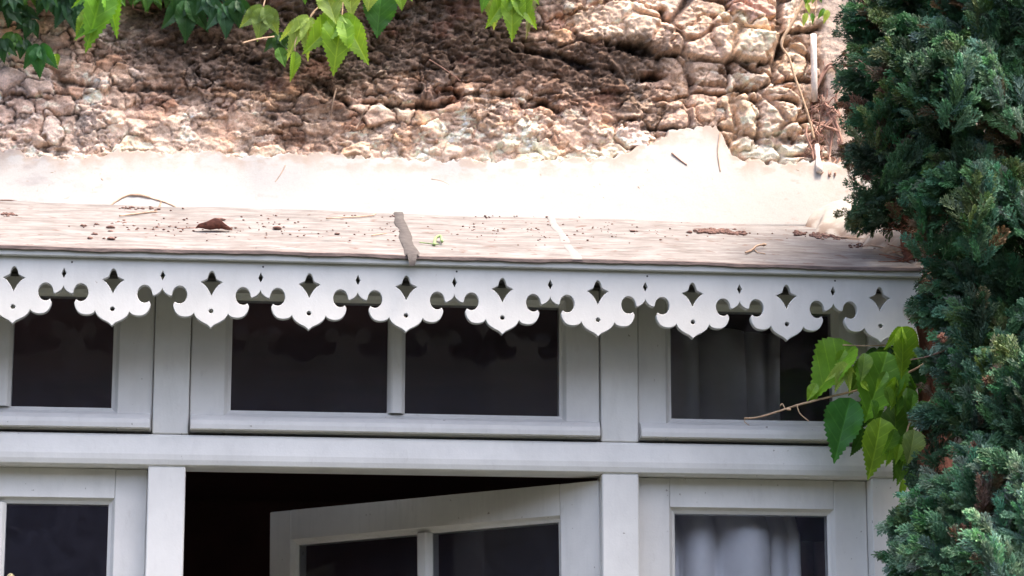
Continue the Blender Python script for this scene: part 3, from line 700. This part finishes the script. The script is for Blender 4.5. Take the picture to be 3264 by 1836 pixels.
Lv.build('foliage',M['leaf'],cr)
b=MB()
for pts in ([(870,-120),(862,-40),(862,10),(860,40)],[(862,-20),(800,20),(780,42)],[(790,30),(770,60),(745,100),(742,130)],[(662,18),(680,-20),(760,-70)],[(905,-120),(930,-60),(935,-40)],[(610,108),(650,98),(690,92)]):
    b.tube(smoothpath([P3(p[0],p[1],YV+.01) for p in pts]),.0016,6)
b.build('stem',M['tan'],cr,True)
# second spray
cr=empty('creeper',P3(1290,-60,YW-.03),'small lime green creeper spray with two drooping tips right of top centre','climbing plant','creeper sprays on the house wall')
Lv=Leaves()
for a in [((1285,-25),(1298,104),YV,3,LIME,1.0,(.2,.3),.25,.2),((1250,-40),(1236,72),YV+.01,1,LIGHT,1.0,(-.3,.3),.3,.2),((1225,-40),(1212,32),YV,1,MID,.8,(0,.3),.2,.2),((1330,-30),(1340,98),YV+.03,1,(.24,.26,.13),.45,(.5,.2),.4,.2),((1320,-50),(1330,40),YV,2,LIME,1.0,(.2,.4),.3,.2),((1290,-70),(1270,10),YV-.02,3,LIME,1,(.1,.5),.2,.2)]:
    put(Lv,a[0],a[1],a[2],a[3],a[4],a[5],a[6],a[7],a[8])
Lv.build('foliage',M['leaf'],cr)
b=MB(); b.tube(smoothpath([P3(1300,-140,YV+.02),P3(1288,-70,YV),P3(1285,-20,YV)]),.0017,6); b.build('stem',M['tan'],cr,True)
# single bright leaf over dark ivy
cr=empty('creeper',P3(255,-60,YW-.03),'bright green drooping creeper leaf among dark ivy at top left','climbing plant','creeper sprays on the house wall')
Lv=Leaves()
put(Lv,(262,-50),(222,132),YV-.02,2,(.13,.30,.03),.85,(.3,.2),.35,.2); put(Lv,(250,60),(178,92),YV,1,MID,.9,(0,.5),.3,.2); put(Lv,(225,20),(180,98),YV+.01,1,LIME,.6,(-.4,.3),.3,.2)
Lv.build('foliage',M['leaf'],cr)
b=MB(); b.tube(smoothpath([P3(300,-140,YV),P3(270,-90,YV),P3(262,-50,YV-.02)]),.0017,6); b.build('stem',M['tan'],cr,True)
# small bright tuft near the pipe
cr=empty('creeper',P3(2050,-40,YW-.03),'small bright green tuft above the pale broken pipe','climbing plant','creeper sprays on the house wall')
Lv=Leaves()
g=random.Random(4)
for i in range(16):
    x=2050+g.uniform(-25,35); y=-25+g.uniform(-10,60); put(Lv,(x,y),(x+g.uniform(-22,12),y+g.uniform(22,38)),YV+.02,1,g.choice([LIME,LIGHT,MID]),.8,(g.uniform(-.5,.5),.4))
Lv.build('foliage',M['leaf'],cr)
b=MB(); b.tube(smoothpath([P3(2062,-90,YV+.03),P3(2055,-20,YV+.03),P3(2050,45,YV+.03)]),.0014,6); b.build('stem',M['tan'],cr,True)
# dark ivy at top left + the mass above it that shades the wall
iv=empty('ivy',P3(200,-120,YW-.02),'dark green ivy clinging to the stone wall along the top left','climbing plant')
Lv=Leaves(); g=random.Random(12)
for a in [((30,-15),(20,70),3,DARK),((60,20),(70,75),3,TEAL),((165,0),(200,82),3,TEAL),((120,-30),(150,50),3,DARK),((35,85),(20,140),3,MID),((100,115),(92,198),3,(.03,.12,.03)),((60,100),(50,150),3,DARK),((138,135),(148,165),1,LIME),
          ((468,0),(474,108),3,DARK),((560,10),(578,98),3,TEAL),((595,0),(600,70),3,DARK),((80,50),(60,100),3,DARK),((10,100),(5,160),3,DARK),((215,15),(205,70),3,TEAL),((520,-10),(530,50),3,TEAL),((700,85),(705,150),3,(.04,.10,.03)),((20,20),(60,60),2,TEAL)]:
    put(Lv,a[0],a[1],YW-.05-g.uniform(0,.03),a[2],a[3],1.15,(g.uniform(-.4,.4),g.uniform(0,.5)))
def above(dx): # lower fringe of the leaf mass
    return -20
for i in range(1050):
    x=g.uniform(-700,1480); y=-12-abs(g.gauss(0,1))*170-max(0,(x-1250))*.25
    if g.random()<.16 and x<620: y=g.uniform(-20,35)
    lf=1-min(1,max(0,(x+100)/450)); d=.02+g.random()**1.2*(.035+.035*min(1,max(0,-y/220))+.12*lf)
    L=g.uniform(50,95); a=g.gauss(0,.5)
    put(Lv,(x,y-L),(x+L*math.sin(a),y-L+L*math.cos(a)),YW-d,3,g.choice([DARK,TEAL,MID,MID,(.06,.15,.03)]),1.1,(g.uniform(-.5,.5),g.uniform(0,.9)),.2,.2)
Lv.build('foliage',M['leaf'],iv)
b=MB()
for i in range(26):
    x=g.uniform(-600,1350); pts=[P3(x+g.uniform(-60,60)*t,-420+t*(440 if x<640 else 395),YW-.03-.01*math.sin(t*5+i)) for t in(0,.25,.5,.75,1)]
    b.tube(smoothpath(pts),[.004]*12+[.002]*13,6)
b.build('stem',M['root'],iv,True)
# creeper at the lower right corner, over the window
cr=empty('creeper',P3(2330,1000,YF-.08),'green creeper cluster with a bare tan shoot in front of the right windows','climbing plant','creeper sprays on the house wall')
Lv=Leaves(); Y0=.02
for a in [((2150,868),(2024,1004),Y0,1,(.16,.34,.03),1.15,(-.5,.5),.45,.15),((2055,965),(2028,1010),Y0+.01,1,LIME,1.0,(-.3,.2),.3,.1),((2130,915),(2098,985),Y0-.03,3,LIGHT,.8,(-.1,.4),.3,.3),((2175,888),(2172,962),Y0-.04,1,(.20,.33,.10),1.0,(.2,.4),.35,.2),
          ((2232,885),(2182,1064),Y0-.02,1,(.16,.36,.05),1.35,(.1,.5),.25,.25),((2268,822),(2284,956),Y0-.07,2,LIME,1.05,(.3,.4),.25,.2),((2250,840),(2300,880),Y0-.05,1,LIME,1.0,(.1,.7),.3,.2),
          ((2140,1000),(2092,1168),Y0,1,(.045,.17,.03),1.05,(-.3,.3),.3,.15),((2160,1010),(2110,1120),Y0+.03,1,DARK,1.2,(.2,.3),.2,.2),((2215,1050),(2196,1212),Y0-.01,1,(.22,.38,.04),1.05,(.2,.3),.25,.2),((2250,1020),(2262,1150),Y0+.02,1,(.07,.16,.03),1.4,(.1,.2),.2,.2),
          ((2300,1080),(2290,1172),Y0-.05,1,PALE,1.3,(.2,.3),.2,.2),((2282,975),(2290,1052),Y0-.03,1,MID,1.1,(.3,.3),.3,.2),((2310,900),(2320,990),Y0,2,DARK,1.2,(0,.3),.2,.2),((2165,960),(2190,985),Y0-.02,1,LIME,1.2,(0,.6),.3,.1),
          ((2275,1150),(2262,1225),Y0-.02,1,(.09,.2,.03),.9,(.2,.2),.3,.2),((2272,1205),(2268,1265),Y0-.02,1,LIME,.6,(.2,.2),.3,.2),((2262,1268),(2270,1312),Y0-.02,1,(.10,.16,.02),1.5,(.2,.2),.3,.1),((2290,1190),(2300,1250),Y0,1,MID,1,(0,.2),.2,.2),((2250,870),(2255,930),Y0+.03,2,DARK,1.2,(0,.3),.2,.2),
          ((2330,1010),(2320,1090),Y0+.01,2,MID,1.2,(0,.3),.2,.2),((2225,960),(2270,1010),Y0+.03,2,DARK,1.2,(0,.3),.2,.2),((2200,1000),(2168,1085),Y0+.02,2,MID,1.2,(.3,.3),.3,.2),((2240,1090),(2236,1170),Y0,1,LIME,1.1,(-.2,.4),.3,.2),((2258,950),(2250,1035),Y0-.04,2,LIME,1.0,(.4,.4),.3,.2),((2125,880),(2100,930),Y0,1,LIME,1.0,(.2,.6),.3,.2)]:
    put(Lv,a[0],a[1],a[2],a[3],a[4],a[5],a[6],a[7],a[8])
g=random.Random(41)
for i in range(11):
    x=g.uniform(2185,2300); y=g.uniform(930,1120); l_=g.uniform(50,90); a=g.gauss(0,.35)
    put(Lv,(x,y),(x+l_*math.sin(a),y+l_*math.cos(a)),Y0-.03-g.uniform(0,.03),1,g.choice([MID,LIME,(.14,.28,.04),(.09,.2,.03)]),.85,(g.uniform(-.6,.6),g.uniform(.1,.6)),.35,.4)
for i in range(16):
    x=g.uniform(2140,2310); y=g.uniform(860,1130); l_=g.uniform(60,115); a=g.gauss(-.1,.3)
    put(Lv,(x,y),(x+l_*math.sin(a),y+l_*math.cos(a)),Y0+.035+g.uniform(0,.03),g.choice([1,1,3]),g.choice([DARK,MID,MID,(.05,.15,.03),(.14,.28,.04)]),1.0,(g.uniform(-.5,.5),g.uniform(.1,.6)),.3,.3)
Lv.build('foliage',M['leaf'],cr)
b=MB()
b.tube(smoothpath([P3(2400,860,-.0),P3(2300,930,Y0),P3(2180,975,Y0),P3(2080,1000,Y0+.01),P3(2010,1018,Y0+.02),P3(1960,1034,Y0+.03),P3(1905,1050,Y0+.05),P3(1872,1052,Y0+.06)]),[.0022]*24+[.0019]*19,7,.12)
b.tube(smoothpath([P3(1975,1028,Y0+.03),P3(1968,1016,Y0+.03),P3(1962,1022,Y0+.03)]),.0012,5); b.tube(smoothpath([P3(2005,1020,Y0),P3(2012,1040,Y0),P3(2035,1060,Y0)]),.0011,5)
b.tube(smoothpath([P3(1880,1052,Y0+.06),P3(1872,1060,Y0+.06),P3(1885,1070,Y0+.06)]),.0008,5); b.blob(P3(1985,1030,Y0+.01),(.005,.003,.002),2)
b.tube(smoothpath([P3(2350,1000,0),P3(2290,1060,Y0),P3(2275,1150,Y0),P3(2266,1290,Y0)]),.0016,6); b.tube(smoothpath([P3(2120,868,Y0),P3(2180,870,Y0),P3(2230,868,Y0)]),.0013,6)
b.build('stem',M['tan'],cr,True)

# ------------------------------------------------------------------ dead stems, broken pipe and roots on the wall
def wallpt(dx,dy,off=0):
    x,z=Q(dx,dy,YW-.02); i=int(np.clip((x-u0)/step,0,nu)); j=int(np.clip((z-v0)/step,0,nv)); y=YW-max(H[j,i],H2[j,i])-off
    x,z=Q(dx,dy,y); return Vector((x,y,z))
pp=empty('broken_pipe',wallpt(2060,430),'pale thin pipe in broken lengths running down the wall corner','pipe')
for (ya,yb,r_,xa,xb) in((88,255,.0068,2046,2049),(365,440,.0052,2055,2059),(455,530,.0040,2060,2066)):
    yb=min(yb,432); ya=min(ya,400)
    if yb>ya+10:
        b=MB(); b.tube([wallpt(xa+(xb-xa)*t,ya+(yb-ya)*t,.012) for t in(0,.25,.5,.75,1)],r_,10,.05); b.build('pipe_length',M['pale'],pp,True)
dv=empty('dead_vine',wallpt(2080,300),'tangled dead brown vine roots on the pale wall corner beside the pipe','climbing plant')
b=MB(); g=random.Random(5)
for pts,r in (([(2052,230),(2058,300),(2050,360),(2062,430)],.0035),([(2056,220),(2068,185),(2085,165),(2105,180),(2112,215),(2106,260),(2112,300),(2122,320)],.0034),([(2062,330),(2085,310),(2100,290)],.003),([(2078,260),(2095,300),(2108,330),(2114,365)],.0032),
            ([(2040,200),(2046,280),(2030,330),(2052,400)],.0026),([(2092,330),(2088,380),(2090,440)],.0024),([(2070,150),(2078,220),(2070,280)],.002),([(2030,300),(2070,320),(2110,325)],.0025),([(2108,350),(2112,400),(2098,440)],.0022)):
    for q in range(2):
        b.tube(smoothpath([wallpt(x+g.uniform(-5,5),y+g.uniform(-5,5),.007) for x,y in pts]),r*g.uniform(.55,1),6,.15)
for i in range(46):
    x=2050+g.gauss(0,18)+14; y=g.uniform(240,400); b.tube(smoothpath([wallpt(x,y,.006),wallpt(x+g.uniform(-26,26),y+g.uniform(-16,26),.012),wallpt(x+g.uniform(-34,34),y+g.uniform(-18,46),.006)],3),g.uniform(.0008,.0019),5)
b.build('stem',M['root'],dv,True)
ts=empty('bare_shoot',wallpt(1965,110),'bare tan creeper shoot bending over the stones at top right','twig')
b=MB(); b.tube(smoothpath([P3(x,y,YW-.045) for x,y in((2030,-20),(2000,45),(1966,108),(1985,145),(2000,195),(2018,245),(2036,300),(2048,350))]),[.0034]*13+[.0024]*30,7,.1)
b.build('stem',M['tan'],ts,True)
roots=[([(846,222),(838,255),(832,290)],.0018,'pale hanging rootlet below the centre leaves'),([(918,275),(905,305),(895,325)],.0013,'thin hanging rootlet right of the centre leaves'),([(1080,150),(1120,175),(1160,205)],.0012,'thin rootlet slanting over the dark stones'),([(1690,385),(1710,402),(1728,415)],.0016,'dark curved twig on the white plaster at right'),
  ([(718,415),(708,435),(692,458)],.0009,'faint dry tendril on the white plaster left of centre'),([(1812,332),(1806,380),(1812,432)],.0012,'straight tan rootlet crossing the plaster edge'),([(1130,465),(1110,455),(1085,450)],.0008,'fine dry tendril on the plaster near the ledge strip'),([(1725,85),(1700,60),(1840,60),(1960,66)],.0010,'long thin root across the upper right stones'),([(330,20),(480,60),(560,95)],.0012,'thin dark root among the ivy at upper left')]
for pts,r,lab in roots:
    b=MB(); b.tube(smoothpath([wallpt(x,y,.004) for x,y in pts]),r,6,.15); o=b.build('rootlet',M['twig'] if 'dark' not in lab else M['root'],None,True); tag(o,lab,'rootlet')

# ------------------------------------------------------------------ litter on the ledge
def ledgept(dx,dy,off=.001):
    # intersect the sight line with the sloping ledge: survey position -> ledge position
    lo_,hi_=-.02,YW
    for _ in range(40):
        m_=(lo_+hi_)/2; x,z=Q(dx,dy,m_)
        if z>ZL+SL*m_: lo_=m_
        else: hi_=m_
    return Vector((x,m_,ZL+SL*m_+off+.0016*math.sin(x*9+.6)))
lp=ledgept
b=MB(); g=random.Random(8); c0=lp(535,584,.006)
# curled dead leaf with stalk
V_=[];n_=10
for i in range(n_+1):
    t=i/n_; w_=math.sin(math.pi*min(1,t*1.0))**.6*.018*(1-.2*t)
    for k_ in range(5):
        s_=(k_-2)/2; x=c0.x-.034+.072*t; V_.append((x,c0.y+s_*w_,c0.z+abs(s_)*.014*(1-.3*math.sin(9*t))*math.sin(math.pi*t)**.5+.0015*math.sin(t*12)))
b.v=V_
for i in range(n_):
    for k_ in range(4): q=i*5+k_; b.f.append((q,q+5,q+6,q+1))
b.tube([(c0.x-.034,c0.y,c0.z+.001),(c0.x-.06,c0.y-.002,c0.z-.001),(c0.x-.068,c0.y-.004,c0.z-.002)],.0009,5); b.tube([(c0.x+.01,c0.y,c0.z),(c0.x+.015,c0.y+.004,c0.z+.012)],.0009,5)
o=b.build('dead_leaf',M['dryleaf'],None,True); s_=o.modifiers.new('s','SOLIDIFY'); s_.thickness=.0008; tag(o,'curled red brown dead leaf lying on the left half of the ledge','dead leaf')
# arched dead stem at left
b=MB(); b.tube(smoothpath([wallpt(x,y,.006) for x,y in((268,526),(290,508),(320,492),(350,492),(385,500),(420,511),(450,526))]),[.0022]*14+[.0034]*9+[.002]*14,7,.25)
b.tube(smoothpath([wallpt(405,508,.006),wallpt(402,518,.006),wallpt(395,526,.006)]),.0022,6,.2)
o=b.build('arched_stem',M['twig'],None,True); tag(o,'dead stem arching over the ledge back at the left','twig')
tw=[([(1875,640),(1890,634),(1905,630),(1922,627)],.0020,'brown Y shaped twig lying on the right of the ledge'),([(820,556),(880,552),(930,548),(945,542)],.0014,'thin tan twig along the back of the ledge left of the strip'),([(935,598),(955,594),(972,592)],.0014,'short grey twig just left of the ledge strip'),([(300,546),(350,540),(395,536)],.0018,'long brown twig under the arched stem'),
    ([(1055,613),(1080,616),(1105,618)],.0012,'green stalk lying right of the ledge strip'),([(2110,600),(2160,604),(2220,612)],.0018,'brown twig along the plaster at the right end of the ledge'),([(2180,622),(2215,626),(2250,638),(2275,650)],.0022,'twig at the far right corner of the ledge beside the cypress'),([(1395,538),(1405,536),(1412,545)],.0012,'tiny twig on the plaster above the ledge middle')]
for i,(pts,r,lab) in enumerate(tw[:-1]):
    b=MB(); b.tube(smoothpath([lp(x,y,.004+(.006 if (i==0 and x>1900) else 0)) for x,y in pts]),r,6,.2)
    if i==0: b.tube([lp(1898,632,.004),lp(1905,637,.002),lp(1925,640,.002)],.0012,5); b.blob(lp(1922,627,.010),(.005,.004,.003),1)
    if i==4:
        b.tube(smoothpath([lp(1092,618,.003),lp(1096,610,.010),lp(1108,609,.013),lp(1112,616,.008)]),.0030,7)
    o=b.build('twig',plain('green_stalk',(.20,.28,.12)) if 'green' in lab else M['twig'],None,True); tag(o,lab,'twig')
# dirt crumbs: countless, one scatter
b=MB(); g=random.Random(20)
for cxp,cyp,sx_,sy_,n_,r_ in ((1795,583,38,5,95,.0030),(1850,587,26,4,40,.0026),(2010,585,18,5,25,.0026),(2065,592,30,6,60,.0028),(2120,600,30,6,40,.002),(25,541,22,4,22,.002),(215,566,40,5,7,.002),(310,560,30,6,14,.002),(700,580,300,22,80,.0012),(420,575,120,18,40,.0014),(1250,575,300,20,60,.0013),(1500,590,420,22,75,.0012),(260,595,40,6,5,.003),(2180,615,40,8,40,.0018),(1400,545,700,3,60,.0014),(350,525,80,5,24,.0018)):
    for i in range(n_):
        p=lp(cxp+g.gauss(0,sx_*.55),cyp+g.gauss(0,sy_*.55),.001)
        if p.x>CXr-.01 or p.y<-.01: continue
        r=r_*g.uniform(.5,1.6); b.blob(p,(r*1.5,r*1.2,r*.8),g.random(),.3,6,4)
tag(b.build('leaf_litter',M['litter'],None,True),'dark crumbs of earth and litter strewn over the pale ledge','litter',kind='stuff')
# separate pebbles/crumbs large enough to point at
for i,(x,y,r,lab) in enumerate([(697,578,.0060,'oval brown crumb on the ledge right of the dead leaf'),(555,556,.0060,'small curled brown husk behind the dead leaf'),(280,596+5,.0052,'dark seed near the ledge front at far left'),(278,572,.0055,'dark seed in the middle of the ledge at far left'),(1592,586,.0040,'dark seed on the ledge right of centre'),(848,592,.0035,'tiny brown seed left of the ledge strip')]):
    b=MB(); b.blob(lp(x,y,.002),(r*1.6,r*1.1,r*.6),i,.15,12,7); tag(b.build('seed',M['litter'],None,True),lab,'seed','seeds and crumbs on the ledge')
# root hairs and crumbs stuck to the plaster
b=MB(); g=random.Random(31)
for (x0_,x1_,y0_,y1_,n_) in ((1350,2150,430,560,60),(100,320,430,500,22)):
    for i in range(n_):
        x=g.uniform(x0_,x1_); y=g.uniform(y0_,y1_); p=wallpt(x,y,.0015); a=g.uniform(0,3.1); l=g.uniform(.001,.005)
        b.tube([p,p+Vector((math.cos(a)*l,-.0005,math.sin(a)*l)),p+Vector((math.cos(a+.5)*l*2,0,math.sin(a+.5)*l*2))],g.uniform(.0004,.0011),4)
tag(b.build('plaster_crumbs',M['twig'],None,True),'tiny brown specks of dry tendril stuck to the white plaster','litter',kind='stuff')

# ------------------------------------------------------------------ cypress
cy=empty('cypress',(P3(2330,1449,-.25).x,-.2,0),'blue green cypress with fine sprays filling the right edge','tree')
b=MB()
tr_=[(2350,2300),(2352,1800),(2352,1200),(2350,850),(2322,700),(2306,600),(2308,520),(2335,430),(2370,300),(2400,100),(2420,-200),(2430,-700)]
tp=[P3(x,y,.085) for x,y in tr_]; tp[0]=Vector((tp[0].x,.085,0))
b.tube(smoothpath(tp,5),list(np.linspace(.036,.022,5*(len(tr_)-1)+1)),14,.10)
b.build('trunk',M['bark'],cy,True)
# fine branch structure
g=random.Random(77)
for (pts,r) in (([(2576,1320),(2480,1335),(2400,1345),(2340,1352)],.005),([(2400,870),(2340,895),(2290,905)],.0035),([(2350,300),(2250,220),(2160,150)],.006),([(2300,30),(2220,10),(2170,-10)],.003),([(2330,620),(2400,540),(2480,440)],.006),([(2380,1100),(2450,1000),(2540,900)],.006),([(2390,1400),(2450,1330),(2540,1290)],.008),([(2460,160),(2452,200),(2448,240)],.004)):
    br=MB(); q_=smoothpath([P3(x,y,-.16) for x,y in pts]); br.tube(q_,list(np.linspace(r*.8,.0008,len(q_))),7,.15); br.build('branch',M['root'],cy,True)
br=MB(); g=random.Random(9)
for i in range(70):
    x=g.gauss(2285,40); y=g.uniform(440,655); q_=[P3(2308+g.uniform(-12,12),y+g.uniform(0,40),.05)]
    q_.append(P3((x+2308)/2,y+g.uniform(-10,10),.04)); q_.append(P3(x-g.uniform(0,30),y-g.uniform(-20,40),.03))
    br.tube(smoothpath(q_,4),list(np.linspace(.0016,.0006,9)),5,.1)
br.build('dead_twigs',M['bark'],cy,True)
# fronds: flat feathery sprays built once in several variants, placed by the thousand in one crown mesh
def frond(seed):
    g=np.random.default_rng(seed); Q_=[]
    def blade(p,d,l,w_):
        d=d/np.linalg.norm(d); s_=np.array([-d[1],d[0],0]); m_=p+d*l*.45; e=p+d*l
        z=g.normal(0,.002); Q_.append([p,m_+s_*w_+[0,0,z],e,m_-s_*w_+[0,0,-z*.5]])
    L=.060; n=13
    for i in range(n):
        t=i/n; p=np.array([.004*math.sin(3*t),L*t,.006*math.sin(2*t)])
        blade(p,np.array([.1*g.normal(),1,0]),L/n*1.5,.0009)
        l=.021*math.sin(math.pi*(.22+.70*t))*g.uniform(.75,1.2)
        for sd in(-1,1):
            if g.random()<.08: continue
            a=R(29)+g.normal(0,.10); d=np.array([math.sin(a)*sd,math.cos(a),g.normal(0,.15)])
            blade(p,d,l,.0009)
            for q in(.35,.6,.82):
                pp_=p+d*l*q
                for s2 in(-1,1):
                    a2=a+s2*R(24); dd=np.array([math.sin(a2)*sd,math.cos(a2),g.normal(0,.2)]); blade(pp_,dd,l*.42*(1.1-q*.4),.0008)
    return np.array(Q_)
FR=[frond(i) for i in range(6)]
def build_crown(name,specs,g):
    Vs=[];Cs=[]
    for (pos,dirv,nrm,sc,c) in specs:
        f=FR[g.integers(6)]; y_=np.array(dirv,float); y_/=np.linalg.norm(y_); n_=np.array(nrm,float); n_-=y_*n_.dot(y_); n_/=np.linalg.norm(n_); x_=np.cross(y_,n_)
        curl=f.copy(); curl[...,2]+= -(f[...,1]**2)*g.uniform(0,9)
        V=(curl[...,0:1]*x_+curl[...,1:2]*y_+curl[...,2:3]*n_)*sc+np.array(pos)
        Vs.append(V.reshape(-1,3)); tipf=(.75+.5*f[...,1]/.062)[...,None]; cc=np.array(c)*tipf*g.uniform(.9,1.1,size=(len(f),1,1)); Cs.append(np.broadcast_to(cc,V.shape).reshape(-1,3))
    V=np.concatenate(Vs); C_=np.concatenate(Cs); me=np_mesh(V,np.arange(len(V)).reshape(-1,4)); set_col(me,'Col',C_); return link(name,me,M['cyp'],cy)
LE=[(-1200,2080),(-300,2090),(0,2092),(120,2095),(250,2108),(330,2115),(430,2100),(480,2095),(545,2110),(575,2150),(600,2235),(640,2262),(660,2290),(690,2282),(720,2284),(800,2300),(900,2306),(960,2296),(1010,2300),(1100,2290),(1200,2275),(1280,2245),(1340,2222),(1449,2232),(1800,2180),(2600,2180)]
ly=[a for a,b_ in LE]; lx=[b_ for a,b_ in LE]
g=np.random.default_rng(5); specs=[]
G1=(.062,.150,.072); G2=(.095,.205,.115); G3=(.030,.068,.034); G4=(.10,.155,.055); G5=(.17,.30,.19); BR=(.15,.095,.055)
def inside(x,y,pad=0): return x>float(np.interp(y,ly,lx))+pad
def gapf(x,y):
    return max(.50*math.exp(-(((x-2285)/48)**2+((y-530)/70)**2)),.2*math.exp(-(((x-2185)/45)**2+((y-440)/55)**2)),.93*math.exp(-(((x-2312)/42)**2+((y-615)/55)**2)),.9*math.exp(-(((x-2250)/40)**2+((y-640)/40)**2)))
nb=0
while nb<400:
    y=g.uniform(-160,1570); x=g.uniform(2085,2750)
    if not inside(x,y,16): continue
    if 2215<x<2345 and 585<y<690: continue
    e=float(np.interp(y,ly,lx)); dist=x-e; gp=gapf(x,y)
    if g.random()<gp*.9: continue
    nb+=1
    lob=float(fbm(np.array(x/150),np.array(y/150),310,2))
    Y=-.04-min(.34,dist/650)*(.3+1.1*lob) - (.10 if y>660 else 0) + (.16 if (x<2300 and 380<y<640) else 0)
    tip=P3(x,y,Y)
    if dist<110: ax=np.array([-1.0,-.25,(-.45 if 380<y<660 else .35)+g.normal(0,.25)])
    elif x>2430: ax=np.array([g.normal(-.25,.35),-.35,.9+g.normal(0,.2)])
    else: ax=np.array([g.normal(-.45,.35),-.4,.45+g.normal(0,.35)])
    ax/=np.linalg.norm(ax); Lb=g.uniform(.07,.15)
    side=np.cross(ax,np.array([0,1.0,0])); side/=np.linalg.norm(side); oth=np.cross(ax,side)
    hue=g.random(); c0=G1 if hue<.36 else G2 if hue<.62 else G4 if hue<.72 else G5 if hue<.86 else G3
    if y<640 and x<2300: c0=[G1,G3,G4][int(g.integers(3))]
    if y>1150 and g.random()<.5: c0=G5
    brn=g.random()<.03
    for q in range(int(26+14*g.random())):
        t=g.random()**.8; ang=g.uniform(0,6.283); rr=(.036*(1-t)+.008)*math.sqrt(g.random())
        rad=side*math.cos(ang)+oth*math.sin(ang)*.6
        pos=np.array(tip)-ax*Lb*(1-t)+rad*rr
        d=ax+rad*(.28+.4*(1-t))+g.normal(0,.12,3)
        dk_=.45+.55*t
        cc=BR if (brn or g.random()<.03*(1.3-t)) else c0
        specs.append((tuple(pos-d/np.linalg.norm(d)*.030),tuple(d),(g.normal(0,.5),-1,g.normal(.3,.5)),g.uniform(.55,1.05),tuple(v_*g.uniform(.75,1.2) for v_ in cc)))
nb=0
while nb<1700:      # inner sprays nearer the wall, coloured dark for the crown's inner shade
    y=g.uniform(-140,1560); x=g.uniform(2085,2760)
    if not inside(x,y,45) or g.random()<gapf(x,y)*.6 or (2225<x<2350 and 600<y<690): continue
    nb+=1; p=P3(x,y,g.uniform(-.05,.22) if y<640 else g.uniform(-.16,-.03)); d=(g.normal(-.4,.5),g.normal(-.3,.3),g.normal(.2,.6))
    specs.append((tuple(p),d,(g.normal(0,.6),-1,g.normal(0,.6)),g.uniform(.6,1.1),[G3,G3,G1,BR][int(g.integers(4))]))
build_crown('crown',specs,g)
# brown seed cones / dead tufts
for (x,y) in ((2482,958),(2370,850),(2500,1130)):
    b=MB(); gg=random.Random(int(x))
    for i in range(40):
        c=P3(x,y,-.42); v=Vector((gg.gauss(0,1),gg.gauss(0,1),gg.gauss(0,1))).normalized(); b.tube([c,c+v*.010],[.0014,.0004],5)
    b.build('dead_tuft',plain('rust_tuft',(.16,.065,.04)) ,cy,True)
